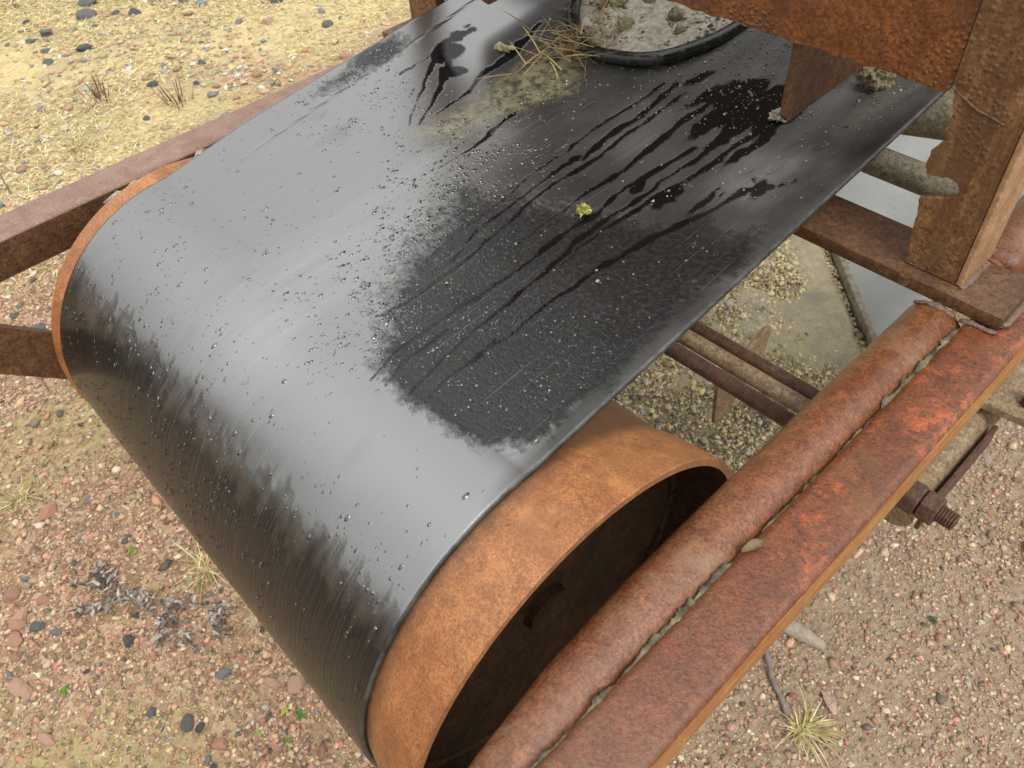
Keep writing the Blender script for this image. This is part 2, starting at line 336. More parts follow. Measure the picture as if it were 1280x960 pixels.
# ---- belt
def ztop(x, y):
    g = np.clip((np.abs(x)-.10)/.224, 0, 1)**1.2; ye = np.clip(y, 0, .9)
    lf = np.where(np.asarray(x) < 0, .008, 0)*np.clip(ye/.12, 0, 1)
    return AZ+RO+.05*np.clip(y, 0, 3)+(.072*ye+lf)*g
def belt_at(x, s):
    """outer belt surface: s >= 0 the upper run (s = y), s < 0 round the drum"""
    x = np.asarray(x, float); s = np.asarray(s, float)
    a = np.clip(-s/RO, 0, None)
    y = np.where(s >= 0, s, -RO*np.sin(a)); z = np.where(s >= 0, ztop(x, s), AZ+RO*np.cos(a))
    return np.stack([x*np.ones_like(y), y, z], -1)
streaks = [([(0.028, 0.528), (0.03, 0.464), (0.029, 0.41), (0.034, 0.348), (0.035, 0.303), (0.041, 0.252), (0.05, 0.186), (0.048, 0.156), (0.055, 0.115)], 0.0026), ([(0.043, 0.535), (0.053, 0.452), (0.053, 0.392), (0.06, 0.344), (0.051, 0.326), (0.056, 0.28), (0.06, 0.22), (0.063, 0.179), (0.078, 0.128)], 0.0040), ([(0.063, 0.526), (0.065, 0.439), (0.072, 0.364), (0.067, 0.303), (0.075, 0.238), (0.084, 0.174), (0.088, 0.13), (0.092, 0.074), (0.084, 0.026)], 0.0032), ([(0.101, 0.56), (0.102, 0.49), (0.104, 0.443), (0.113, 0.356), (0.108, 0.293), (0.108, 0.247), (0.113, 0.184)], 0.0054), ([(0.151, 0.433), (0.143, 0.364), (0.136, 0.332), (0.142, 0.281), (0.138, 0.229), (0.141, 0.174), (0.138, 0.087), (0.137, 0.048), (0.137, 0.006), (0.146, -0.026)], 0.0042), ([(0.17, 0.444), (0.161, 0.368), (0.165, 0.338), (0.161, 0.289), (0.158, 0.236), (0.166, 0.178), (0.173, 0.122), (0.175, 0.048), (0.187, -0.015)], 0.0042), ([(0.19, 0.451), (0.188, 0.404), (0.178, 0.347), (0.175, 0.304), (0.168, 0.24), (0.17, 0.196)], 0.0043), ([(0.268, 0.406), (0.25, 0.39), (0.242, 0.354), (0.233, 0.322), (0.221, 0.278), (0.21, 0.235), (0.202, 0.163), (0.203, 0.151), (0.204, 0.099), (0.202, 0.049)], 0.0044), ([(0.203, 0.532), (0.189, 0.47), (0.188, 0.404), (0.188, 0.346)], 0.006), ([(-0.238, 0.375), (-0.191, 0.305), (-0.154, 0.259)], 0.0037), ([(-0.217, 0.381), (-0.191, 0.344), (-0.166, 0.307), (-0.146, 0.267)], 0.0058), ([(-0.244, 0.449), (-0.251, 0.408), (-0.243, 0.365), (-0.242, 0.316)], 0.0048), ([(-0.194, 0.524), (-0.174, 0.46), (-0.166, 0.39), (-0.152, 0.358), (-0.146, 0.299)], 0.0073), ([(-0.073, 0.377), (-0.073, 0.353), (-0.061, 0.292), (-0.061, 0.229)], 0.0037), ([(-0.013, 0.421), (-0.011, 0.444)], 0.0031), ([(0.2, 0.082), (0.2, 0.023), (0.208, -0.02)], 0.0016), ([(0.153, 0.063), (0.152, 0.006), (0.161, -0.021)], 0.0016)]
blobs = [(0.188, 0.346, 0.0265, 0.0097), (0.145, 0.344, 0.0204, 0.0073), (0.258, 0.398, 0.0155, 0.0053), (0.225, 0.374, 0.0055, 0.0026), (0.275, 0.414, 0.0044, 0.0022), (0.279, 0.423, 0.0033, 0.0018), (0.25, 0.409, 0.0056, 0.0022), (0.239, 0.369, 0.0065, 0.0026), (0.225, 0.352, 0.0217, 0.0061), (0.14, 0.523, 0.0515, 0.0165), (0.096, 0.551, 0.0349, 0.0129), (0.203, 0.501, 0.0319, 0.0098), (-0.232, 0.385, 0.0247, 0.0175), (-0.199, 0.366, 0.017, 0.0159), (-0.251, 0.419, 0.0179, 0.0072), (-0.261, 0.446, 0.0061, 0.003), (0.052, 0.332, 0.0143, 0.0057), (0.057, 0.562, 0.0303, 0.0088)]
blobs += [(.13, .50, .06, .012), (.165, .49, .07, .014), (.19, .53, .05, .016), (.12, .56, .05, .022), (.16, .55, .05, .025), (.205, .455, .04, .007), (.085, .53, .04, .007)]
roughs = [(-0.298, 0.319, 0.0472, 0.0212), (-0.291, 0.26, 0.0374, 0.0115), (0.298, 0.287, 0.0446, 0.0198), (0.241, 0.294, 0.0412, 0.0206)]
patch_poly = [(-.01, 0.22), (0.06, 0.06), (0.135, -0.009), (0.193, -0.021), (0.227, -0.017), (0.278, -0.008), (0.305, 0.013), (0.309, 0.044), (0.308, 0.075), (0.316, 0.107), (0.309, 0.196), (0.302, 0.267), (0.295, 0.319), (0.269, 0.32), (0.215, 0.30), (0.103, 0.265)]
algae_poly = [(-0.14, 0.497), (-0.11, 0.527), (-0.059, 0.436), (-0.083, 0.369), (-0.104, 0.281), (-0.127, 0.261), (-0.128, 0.354), (-0.138, 0.42)]
dust_r = [(0.245, 0.391), (0.262, 0.464), (0.275, 0.533), (0.271, 0.618)]
sheen_l = [(-0.067, 0.3), (-0.052, 0.165), (-0.022, 0.035), (-0.004, -0.077)]  # path of the sky sheen painted into the belt colour
def d_line(x, s, P):
    d = np.full(x.shape, 9.0)
    for (ax, ay), (bx, by) in zip(P[:-1], P[1:]):
        ex, ey = bx-ax, by-ay; t = np.clip(((x-ax)*ex+(s-ay)*ey)/(ex*ex+ey*ey), 0, 1)
        d = np.minimum(d, np.hypot(x-ax-ex*t, s-ay-ey*t))
    return d
def d_poly(x, s, P):
    ins = np.zeros(x.shape, bool); n = len(P)
    for i in range(n):
        (x1, y1), (x2, y2) = P[i], P[(i+1) % n]
        if y1 == y2: continue
        c = ((y1 > s) != (y2 > s)) & (x < (x2-x1)*(s-y1)/(y2-y1)+x1); ins ^= c
    d = d_line(x, s, P+[P[0]]); return np.where(ins, d, -d)
def fields(x, s):
    wet = np.full(x.shape, -1.0)
    wx = x+.004*vnoise(x, s, 30, 3)+.003*vnoise(x, s, 90, 9)
    for P, hw in streaks:
        tp = np.clip((s-P[-1][1])/max(.02, .6*(P[0][1]-P[-1][1])), .35, 1)
        wet = np.maximum(wet, (hw*tp*(1+1.1*vnoise(x, s, 60, 5))-d_line(wx, s, P))/.006)
    bx = wx+.012*vnoise(x, s, 34, 16)+.006*vnoise(x, s, 110, 17); bs = s+.016*vnoise(x, s, 30, 18)
    for cx, cy, a, b in blobs:
        r = np.sqrt(((bx-cx)/b)**2+((bs-cy)/a)**2); wet = np.maximum(wet, (1-r)*b/.006)
    pt = d_poly(x, s, patch_poly); pt = pt/(.022+.055*np.clip((.16-x)/.12, 0, 1)+.02*np.clip((s-.2)/.1, 0, 1))
    for cx, cy, a, b in roughs:
        r = np.sqrt(((x-cx)/b)**2+((s-cy)/a)**2); pt = np.maximum(pt, (1-r)*b/.02)
    al = np.clip(d_poly(x, s, algae_poly)/.03+.7, 0, 1)
    du = .03+.075*np.clip(vnoise(x, s*.5, 14, 27)+.9*vnoise(x, s*.5, 45, 28), 0, 1)*np.clip((s+.3)/.1, 0, 1)
    up = np.clip((s-.12)/.25, 0, 1)*np.clip((x+.12)/.15, 0, 1)
    du = du+.17*up*(.5+1.0*np.clip(vnoise(x, s, 16, 20)+.5, 0, 1))
    du = du+.38*np.exp(-(d_line(x, s, dust_r)/.03)**2)
    fm = np.exp(-(d_line(x, s, sheen_l)/.055)**2)*(.5+1.0*np.clip(vnoise(x, s*.15, 60, 19)+.5, 0, 1))+.25*np.exp(-((x+.02)/.13)**2)*np.clip((.28-s)/.1, 0, 1)*np.clip((s+.25)/.1, 0, 1)
    du = du+.35*np.clip((s-.5)/.12, 0, 1)
    du = np.maximum(du, .30*np.clip((x-.29)/.03, 0, 1)*np.clip(s/.2+.5, 0, 1))
    du = du*(1-.35*np.clip((vnoise(x, s, 10, 7)+.5)*np.clip(1-np.hypot(x-.15, s-.25)/.2, 0, 1), 0, 1))
    fr = np.clip((-s-.150+.018*vnoise(x, 0*s, 60, 14)+.024*vnoise(x, 0*s, 190, 15)+.02*vnoise(x, s, 110, 26))/.04, 0, 1)
    cr = np.exp(-((x+.262+.07*(s-.1))/.0016)**2)*np.clip((s-.06)/.06, 0, 1)*np.clip((.7-s)/.1, 0, 1)+.5*np.exp(-((x+.205+.02*s)/.001)**2)*np.clip(1-np.abs(s-.17)/.08, 0, 1)
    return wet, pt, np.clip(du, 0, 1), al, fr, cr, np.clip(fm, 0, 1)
xs = np.linspace(-.317, XB, 258); nx = len(xs)
ss = np.concatenate([np.linspace(2.4, .72, 24, endpoint=False), np.linspace(.72, -.05, 260, endpoint=False), np.linspace(-.05, -RO*math.pi, 170)])
Xg, Sg = np.meshgrid(xs, ss); P0 = belt_at(Xg, Sg)
yb = np.linspace(.08, 2.4, 24)
Pb = np.stack([np.stack([xs, np.full(nx, y), np.full(nx, AZ-RO-.012*min(y, 1))], -1) for y in yb])
P0 = np.concatenate([P0, Pb]); Sall = np.concatenate([ss, -RO*math.pi-yb]); nr_ = len(P0)
T = np.gradient(P0[:, nx//2], axis=0); T /= np.linalg.norm(T, axis=1)[:, None]
Nn = np.stack([np.zeros(nr_), T[:, 2], -T[:, 1]], -1)             # outward normal of the run
th = .007
ei = np.linspace(0, nx-1, 14).astype(int)
inner = P0[:, ei]-Nn[:, None]*th
edge = lambda j, sgn: np.stack([P0[:, j]+np.array([sgn*.0022, 0, 0])-Nn*.002, P0[:, j]+np.array([sgn*.0022, 0, 0])-Nn*.005], 1)
eR, eL = edge(nx-1, 1), edge(0, -1)
ring = np.concatenate([P0, eR, inner[:, ::-1], eL[:, ::-1]], 1); k = ring.shape[1]
V = ring.reshape(-1, 3)
I = np.arange(nr_*k).reshape(nr_, k); J = np.roll(I, -1, axis=1)
F = np.stack([I[:-1], J[:-1], J[1:], I[1:]], -1).reshape(-1, 4)
belt = bulk('belt', V, F, MAT['belt'], smooth=True); belt.parent = conv
me = belt.data; me.materials.append(MAT['belt_edge']); me.materials.append(MAT['belt_in'])
mi = np.zeros(k, int); mi[nx-1:nx+2] = 1; mi[nx+2:nx+15] = 2; mi[nx+15:] = 1; mi[nx+1] = 1; mi[k-1] = 1
me.polygons.foreach_set('material_index', np.tile(mi, nr_-1).astype(np.int32))
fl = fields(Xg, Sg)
for nm, f in zip(('wet', 'patch', 'dust', 'algae', 'front', 'crease', 'sheen'), fl):
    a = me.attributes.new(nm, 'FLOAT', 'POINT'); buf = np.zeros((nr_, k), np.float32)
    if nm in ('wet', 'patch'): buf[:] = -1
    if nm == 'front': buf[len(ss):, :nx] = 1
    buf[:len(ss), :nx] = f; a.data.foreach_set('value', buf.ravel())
uvl = me.uv_layers.new(name='UVMap'); li = np.zeros(len(me.loops), np.int32); me.loops.foreach_get('vertex_index', li)
U = np.zeros((nr_, k, 2), np.float32); U[:, :, 0] = ring[:, :, 0]; U[:, :, 1] = Sall[:, None]
uvl.data.foreach_set('uv', U.reshape(-1, 2)[li].ravel())
# ---- drum
drum = empty('drum', (0, 0, 0), conv)
V, F = lathe_x([(XD0, .207), (XD0, .2165), (XD0+.0015, .218), (-.333, .2178), (-.321, .2105), (-.315, .2085), (-.30, .2083), (.30, .2083), (.3265, .2095), (.345, .2138), (.37, .2175), (XD1-.0015, .2198), (XD1, .2185), (XD1, .2115), (XD1-.03, .209), (.335, .2035), (XD0+.06, .2035), (XD0, .207)], 160, (0, AZ))
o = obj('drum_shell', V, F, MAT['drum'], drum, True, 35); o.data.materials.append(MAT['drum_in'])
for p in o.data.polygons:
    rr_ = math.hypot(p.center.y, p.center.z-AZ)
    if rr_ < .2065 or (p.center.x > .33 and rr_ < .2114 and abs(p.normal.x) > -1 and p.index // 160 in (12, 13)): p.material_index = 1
for x in (.325, -.262):
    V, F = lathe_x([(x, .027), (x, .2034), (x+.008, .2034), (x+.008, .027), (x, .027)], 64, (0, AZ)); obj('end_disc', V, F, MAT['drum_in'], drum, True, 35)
V, F = lathe_x([(-.43, 0), (-.43, .026), (.343, .026), (.345, .023), (.345, 0)], 32, (0, AZ)); obj('shaft', V, F, MAT['drum_in'], drum, True, 35)
ringp = [(.3335+.001*math.sin(9*a), .1985*math.cos(a), AZ+.1985*math.sin(a)) for a in np.linspace(0, 2*math.pi, 90)]
V, F = sweep(ringp, .0055, 6, jit=.25); obj('weld_bead', V, F, MAT['drum_in'], drum, True)
# ---- frame
TZ = .94
def tube_beam(name, x0, x1, y0, y1, z0, z1, r, mat, **kw):
    """square hollow section with rounded corners along Y"""
    pts = []
    for cx, cz, a0 in ((x1-r, z1-r, 0), (x0+r, z1-r, 90), (x0+r, z0+r, 180), (x1-r, z0+r, 270)):
        for i in range(6):
            a = math.radians(a0+i*18); pts.append((cx+r*math.cos(a), cz+r*math.sin(a)))
    ys = np.linspace(y0, y1, 60); n = len(pts); V = []; F = []
    for y in ys:
        for (x, z) in pts: V.append((x+.0012*float(vnoise(y, z, 9, 2)), y, z+.0010*float(vnoise(y, x, 12, 3))))
    for i in range(len(ys)-1):
        for j in range(n): F.append((i*n+j, i*n+(j+1) % n, (i+1)*n+(j+1) % n, (i+1)*n+j))
    F += [tuple(reversed(range(n))), tuple((len(ys)-1)*n+j for j in range(n))]
    return obj(name, V, F, mat, conv, True, 50)
o = tube_beam('side_tube', .483, .537, -.55, 2.4, .884, TZ, .008, MAT['tube']); o['label'] = 'square side tube with worn orange red paint'
o.data.materials.append(MAT['ochre'])
for p in o.data.polygons:
    if p.center.x > .5335 and abs(p.normal.x) > .9: p.material_index = 1  # outer face takes a lighter ochre than the rest of the tube
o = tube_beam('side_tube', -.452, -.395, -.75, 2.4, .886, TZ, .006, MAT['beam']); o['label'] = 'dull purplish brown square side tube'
o.data.materials.append(MAT['cross'])  # dark rust colour on the inner face stands in for its shade
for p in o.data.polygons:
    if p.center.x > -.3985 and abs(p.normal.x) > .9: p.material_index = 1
P = [(.489, -.40, .83), (.484, -.32, .850), (.478, -.24, .872), (.468, -.16, .891), (.4605, -.08, .903), (.4575, 0, .909), (.457, .08, .911), (.457, .2, .912), (.457, .3, .912), (.4575, .432, .912)]
Pf = []
for i in range(len(P)-1):
    for t in np.linspace(0, 1, 5, endpoint=False): Pf.append(tuple(np.array(P[i])*(1-t)+np.array(P[i+1])*t))
Pf.append(P[-1]); V, F = sweep(Pf, .0295, 40)
V = [v+Vector((.0008*float(vnoise(v.y, v.z, 40, 4)), 0, .0008*float(vnoise(v.y, v.x, 40, 5)))) for v in V]
obj('round_pipe', V, F, MAT['pipe'], conv, True, 60)
P = [(.462, .506, .930), (.462, .56, .933), (.462, .60, .934), (.462, 2.3, .934)]
V, F = sweep(P, [.029, .0305, .029, .029], 36); obj('round_pipe', V, F, MAT['pipe'], conv, True, 60)
box('pipe_sleeve', .436, .492, .5085, .545, .93, .966, MAT['pipe'], conv, .015, 4)
box('cross_bar', -.452, .512, .433, .5065, TZ+.002, .957, MAT['cross'], conv, .0016)
# welds at the corner where bar, pipe, tube and post meet
def weld(name, P, r, n=12, step=.0018):
    P = [Vector(p) for p in P]; Q = []; R = []; sd_ = random.randrange(50); t = 0.0
    for a, b in zip(P[:-1], P[1:]):
        L_ = (b-a).length; m_ = max(2, int(L_/step))
        for i in range(m_):
            t += L_/m_; k_ = .85+.9*float(vnoise(t, 0, 75, sd_))+.5*float(vnoise(t, 3, 230, sd_+1))
            Q.append(a.lerp(b, i/m_)+Vector((r*.7*float(vnoise(t, 5, 110, sd_+2)), r*.7*float(vnoise(t, 9, 90, sd_+3)), -r*.25+r*.3*float(vnoise(t, 7, 130, sd_)))))
            R.append(max(r*.25, r*k_*min(1, .35+t/.008)))
    Q.append(P[-1]); R.append(r*.3); V, F = sweep(Q, R, n, jit=.22, flat=.75); return obj(name, V, F, MAT['weld'], conv, True)
weld('weld_bead', [(.4635, .447, .9585), (.4635, .502, .9585)], .0045)
weld('weld_bead', [(.5135, .437, .947), (.5135, .505, .948)], .004)
weld('weld_bead', [(.434, .4305, .934), (.445, .429, .941), (.458, .4295, .943), (.474, .430, .940)], .0036)
weld('weld_bead', [(.478, .430, .938), (.486, .4285, .942), (.500, .429, .942), (.514, .430, .943)], .0032)
V, F = sweep([(.4155, .4325, .958), (.4155, .4322, .948)], .006, 12); obj('weld_bead', V, F, MAT['cross'], conv, True, 40)
# hopper
hop = empty('hopper', (0, 0, 0), conv)
lip = [(-.383, 1.133)]
for x in np.linspace(-.36, .386, 70): lip.append((x, 1.132+.0016*random.uniform(-1, 1)+.0016*float(vnoise(x, 0, 14, 6))))
lip += [(.3905, 1.136), (.3905, 1.62), (.56, 1.98), (-.62, 1.98), (-.383, 1.5)]
plate('front_plate', lip, 'y', .4515, .4575, MAT['hopper'], hop, .0006)
pp = [(.4565, .958), (.4565, 1.60), (.392, 1.60), (.392, 1.143), (.3945, 1.139), (.400, 1.118), (.3985, 1.10), (.4035, 1.094), (.3985, 1.088), (.3935, 1.079), (.3930, 1.066), (.3965, 1.0560), (.407, 1.0575), (.418, 1.0605), (.425, 1.0575), (.4285, 1.0525), (.427, 1.0455), (.418, 1.0405), (.408, 1.0350), (.398, 1.0315), (.3995, 1.02), (.4025, .99), (.406, .9585)]
pq = []
for (a, b) in zip(pp, pp[1:]+pp[:1]):
    L_ = math.hypot(b[0]-a[0], b[1]-a[1]); k_ = max(1, int(L_/.0035)) if (max(a[0], b[0]) < .435 and max(a[1], b[1]) < 1.145) else 1
    for i in range(k_):
        t = i/k_; j = .0011 if k_ > 1 else 0; pq.append((a[0]*(1-t)+b[0]*t+random.uniform(-j, j), a[1]*(1-t)+b[1]*t+random.uniform(-j, j)*.6))
pp = pq
plate('post_plate', pp, 'y', .4485, .4545, MAT['post'], hop, .0003)
plate('post_flange', [(.4485, .958), (.511, .958), (.511, 1.60), (.4485, 1.60)], 'x', .4572, .4632, MAT['flange'], hop, .0012)
V = []
weld('weld_seam', [(.392, .4482, 1.139), (.418, .4480, 1.128), (.444, .4482, 1.123)], .0014)
hs_ = [o for o in conv.children if o.name.startswith('weld_seam')][0]; hs_.parent = hop; hs_.data.materials[0] = MAT['cross']
plate('post_plate', [(-.383, .958), (-.325, .958), (-.325, 1.60), (-.383, 1.60)], 'y', .4485, .4510, MAT['post'], hop, .0006)
plate('post_flange', [(.4485, .958), (.511, .958), (.511, 1.60), (.4485, 1.60)], 'x', -.3895, -.3835, MAT['post'], hop, .0012)
for x in (.232, -.238):
    plate('skirt_plate', [(.4585, 1.128), (.4585, 1.052), (.47, 1.041), (1.5, 1.075), (1.5, 1.4), (.4585, 1.4)], 'x', x, x+.006, MAT['cross'], hop, .0006)  # dark rust on the skirts also carries the hopper's shadow in its colour
# plate out between the hopper and each skirt keeps the side closed above the belt edge
for s in (1, -1):
    P = [(s*.26, 1.15), (s*.386, 1.62), (s*.60, 1.98), (s*.59, 1.98), (s*.378, 1.62), (s*.25, 1.15)]
    plate('side_plate', P, 'y', .459, 1.5, MAT['hopper'], hop, 0)
# idlers
idl = empty('idler', (0, 0, 0), conv)
ax = [Vector((.10, .655, .952)), Vector((.345, .655, 1.008))]
d = (ax[1]-ax[0]).normalized()
V, F = sweep([ax[0], ax[0]+d*.004, ax[1]-d*.003, ax[1]], [.026, .029, .029, .027], 32); obj('roller', V, F, MAT['roller'], idl, True, 40)
V, F = sweep([ax[1]-d*.01, ax[1]+d*.028], .009, 16); obj('axle', V, F, MAT['rod'], idl, True, 40)
plate('bracket', [(.626, .962), (.684, .962), (.679, 1.03), (.655, 1.046), (.631, 1.03)], 'x', .354, .359, MAT['roller'], idl)
V, F = sweep([(-.40, .572, .971), (.40, .572, .971)], .0165, 24); obj('cross_pipe', V, F, MAT['roller'], idl, True, 40)
# tie rods under the belt
def threaded(x0, x1, y, z, r, p=.0028):
    prof = []; x = x0
    while x < x1: prof += [(x, r), (x+p*.5, r*.86)]; x += p
    V, F = lathe_x([(x0, 0)]+prof+[(x1, 0)], 14, (y, z)); return V, F
RY, RZ = .318, .82
rod = empty('tie_rod', (0, 0, 0), conv)
V, F = threaded(-.36, .578, RY-.008, RZ, .0095); obj('threaded_bar', V, F, MAT['rod'], rod, True, 60)
for x0 in (.525, .543):
    a0 = .35 if x0 < .54 else .15
    hexa = [(RY-.008+.0175*math.cos(a0+i*math.pi/3), RZ+.0175*math.sin(a0+i*math.pi/3)) for i in range(6)]
    plate('nut', hexa, 'x', x0, x0+.0170, MAT['rod'], rod, .0016)
V, F = sweep([(-.38, .337, .815), (.45, .342, .815)], .0100, 18); obj('tie_bar', V, F, MAT['tan'], conv, True, 40)
V, F = sweep([(-.38, .366, .806), (.45, .371, .806)], .0085, 18); obj('tie_bar', V, F, MAT['rod'], conv, True, 40)
plate('pointed_lug', [(.428, .806), (.440, .797), (.430, .745), (.395, .715), (.352, .688), (.345, .696), (.338, .765), (.372, .785)], 'x', .283, .289, MAT['tan'], conv, .001)
# brace left of the drum
obj('brace_bar', *(lambda a, b: prism([( -.70, 1.21), (-.662, 1.262), (-.13, .757), (-.168, .705)], 'x', a, b))(-.353, -.343), MAT['cross'], conv)['label'] = 'flat brown bar slanting out from behind the drum rim'
bb = conv.children[-1] if conv.children else None
# lower members outside the right tube
V, F = sweep([(.517, .338, .752), (.517, 1.6, .752)], .023, 28); obj('lower_pipe', V, F, MAT['tan'], conv, True, 40)
plate('mounting_plate', [(.488, .492), (.66, .512), (.66, .80), (.488, .80)], 'z', .786, .797, MAT['tan'], conv, .001)
V, F = sweep([(.5585, .525, .79), (.5585, .525, .812)], .0095, 6); obj('bolt', V, F, MAT['rod'], conv)
V, F = sweep([(.5585, .525, .812), (.5585, .525, .824)], .0058, 10); obj('bolt', V, F, MAT['rod'], conv, True, 40)
plate('edge_strip', [(.542, .735), (.547, .735), (.547, .772), (.542, .772)], 'y', .345, .50, MAT['rod'], conv, .001)
plate('small_plate', [(.565, .565), (.61, .572), (.61, .70), (.565, .70)], 'z', .735, .744, MAT['tan'], conv, .001)
# plough blade lying across the return run
def bar_xy(name, a, b, wdt, z0, z1, mat):
    a = Vector(a); b = Vector(b); d = (b-a).normalized(); n = Vector((-d.y, d.x))*wdt/2
    return plate(name, [tuple(a-n), tuple(b-n), tuple(b+n), tuple(a+n)], 'z', z0, z1, mat, conv, .0015)
bar_xy('plough_blade', (-.16, 1.215), (.322, .742), .011, .530, .566, MAT['blade'])
# ================================================================== THINGS ON THE BELT
def blob(c, r, n=2, amp=.35, seed=0, sq=(1, 1, .75), fr=2.2):
    V, F = ico(n+1); r_ = np.random.default_rng(seed)
    k1 = r_.normal(size=(9, 3))*fr; ph = r_.random(9)*6.3; k2 = r_.normal(size=(12, 3))*fr*3; p2 = r_.random(12)*6.3
    dd = 1+amp*(np.sin(V@k1.T+ph).mean(1)*1.6+np.sin(V@k2.T+p2).mean(1)*.9)
    W = V*dd[:, None]*np.array(sq)*r; W[:, 2] = np.maximum(W[:, 2], -r*.35)
    return [tuple(np.array(c)+v) for v in W], F.tolist()
def curve_pts(P, n=6, closed=False):
    P = [np.array(p) for p in P]; out = []; m_ = len(P)
    for i in range(m_ if closed else m_-1):
        g = lambda k_: P[k_ % m_] if closed else P[min(max(k_, 0), m_-1)]
        p0, p1, p2, p3 = g(i-1), g(i), g(i+1), g(i+2)
        for t in np.linspace(0, 1, n, endpoint=False):
            out.append(.5*((2*p1)+(-p0+p2)*t+(2*p0-5*p1+4*p2-p3)*t*t+(-p0+3*p1-3*p2+p3)*t**3))
    if not closed: out.append(P[-1])
    return out
HO = [(-.17, .77), (-.205, .70), (-.206, .63), (-.168, .568), (-.108, .532), (-.055, .528), (-.005, .553), (.018, .62), (.019, .69), (.013, .74), (-.02, .80), (-.08, .83), (-.135, .815)]
hp = [(x, y, float(ztop(x, y))+.0075+.004*math.sin(i*1.3)) for i, (x, y) in enumerate(HO)]
V, F = sweep(curve_pts(hp, 8, True)+[np.array(hp[0])], .0092, 14, cap=False)
tag(obj('rubber_hose', V, F, MAT['hose'], None, True), 'black rubber hose curled into a ring on the belt under the hopper', 'hose')
# silt inside the ring
V = []; F = []; nR, nA = 14, 48; hc = np.mean(np.array(HO), 0)
hop_in = curve_pts([(x, y, 0) for x, y in HO], 4, True)
for i in range(nR+1):
    for j, p in enumerate(hop_in):
        q = hc+(p[:2]-hc)*(i/nR)*.97; V.append((q[0], q[1], float(ztop(q[0], q[1]))+.002+.012*(1-(i/nR)**2)*(.6+1.2*float(vnoise(q[0], q[1], 30, 8)))+.007*float(vnoise(q[0], q[1], 110, 5))))
nA = len(hop_in)
for i in range(nR):
    for j in range(nA): F.append((i*nA+j, i*nA+(j+1) % nA, (i+1)*nA+(j+1) % nA, (i+1)*nA+j))
o = obj('silt_deposit', V, F, MAT['silt'], None, True); tag(o, 'pale grey sandy dirt lying inside the black hose ring', 'dirt', kind='stuff')
th_ = rng.random(900)*6.283; rr_ = np.sqrt(rng.random(900))*.105
x = -.093+rr_*np.cos(th_); y = .668+rr_*np.sin(th_)
SILT_GRIT = (x, y)
for i, (x, y, r) in enumerate([(-.145, .635, .013), (-.10, .60, .011), (-.065, .66, .012), (-.12, .67, .010), (-.03, .63, .008)]):
    V, F = blob((x, y, float(ztop(x, y))+.010), r, 2, .5, 30+i)
    nm = ['brown clod of dirt nearest the dry grass inside the hose ring', 'brown clod of dirt against the front of the hose ring', 'knobbly brown clod in the middle of the silt in the hose ring', 'dark clod of dirt behind the others in the hose ring', 'small clod of dirt at the right of the silt in the hose ring'][i]
    tag(obj('dirt_clod', V, F, MAT['clod'], None, False), nm, 'dirt clod', 'clods in the hose ring')
V, F = blob((.236, .652, float(ztop(.236, .652))+.012), .021, 3, .6, 3, (1.05, 1, .9), 3)
V, F = blob((.252, .622, float(ztop(.252, .622))+.009), .0165, 4, .42, 3, (1.1, 1, .85), 4.2)
tag(obj('dirt_clod', V, F, MAT['clod'], None, False), 'large knobbly olive brown dirt clod on the belt beside the hopper skirt', 'dirt clod')
MOSS = Vector((.131, .272, float(ztop(.131, .272))+.003))
def moss_clump():
    its = []
    for _ in range(420):
        d = Vector((random.gauss(0, 1), random.gauss(0, 1), abs(random.gauss(0, .9)))).normalized(); k_ = random.random()**.5
        b = MOSS+Vector((d.x*.0068*k_, d.y*.0060*k_, d.z*.0062*k_)); dd = d+Vector((random.gauss(0, .7), random.gauss(0, .7), random.gauss(0, .5)))
        its.append((tuple(b), tuple(dd), random.uniform(.0018, .0045), random.uniform(.0008, .0016), .2, np.array(random.choice([(.48, .46, .08), (.36, .36, .05), (.58, .54, .14), (.20, .20, .03), (.62, .60, .30)]))))
    return its
V, F = blob((.196, .525, float(ztop(.196, .525))+.004), .0075, 3, .8, 9, (1, 1, .9), 4)
tag(obj('pebble', V, F, MAT['silt'], None, False), 'small pale crumbly pebble at the foot of the hopper skirt plate', 'pebble')
V, F = blob((-.186, .452, float(ztop(-.186, .452))+.001), .0085, 3, .8, 12, (1.3, .9, .4), 4)
tag(obj('mud_crumb', V, F, MAT['clod'], None, False), 'flat tan crumb of mud on the grey left side of the belt', 'mud crumb')
def blades(name, items, mat, wscale=1.0):
    """items: (base, direction, length, width, bend, colour); each blade a bent tapering strip"""
    n = len(items); B = np.array([i[0] for i in items], float); D = np.array([i[1] for i in items], float)
    D /= np.linalg.norm(D, axis=1)[:, None]
    L = np.array([i[2] for i in items])[:, None]; Wd = np.array([i[3] for i in items])[:, None]*wscale; bend = np.array([i[4] for i in items])[:, None]; Cc = np.array([i[5] for i in items])
    up = np.array([0, 0, 1.0]); S = np.cross(D, up); S /= np.maximum(np.linalg.norm(S, axis=1), 1e-6)[:, None]
    ang = rng.random((n, 1))*2-1; S = S+ang*.5*np.cross(S, D)
    V = np.zeros((n, 8, 3)); C = np.zeros((n, 8, 3))
    for i, (t, wt) in enumerate(((0, 1), (.35, .95), (.7, .65), (1, .12))):
        p = B+D*L*t+np.array([0, 0, -1.0])*bend*L*t*t
        V[:, 2*i] = p-S*Wd*wt/2; V[:, 2*i+1] = p+S*Wd*wt/2; C[:, 2*i] = C[:, 2*i+1] = Cc*(.85+.3*t)
    base = (np.arange(n)*8)[:, None, None]
    F = (base+np.array([[0, 1, 3, 2], [2, 3, 5, 4], [4, 5, 7, 6]])[None]).reshape(-1, 4)
    V = V.reshape(-1, 3)
    return bulk(name, V, F, mat, C.reshape(-1, 3))
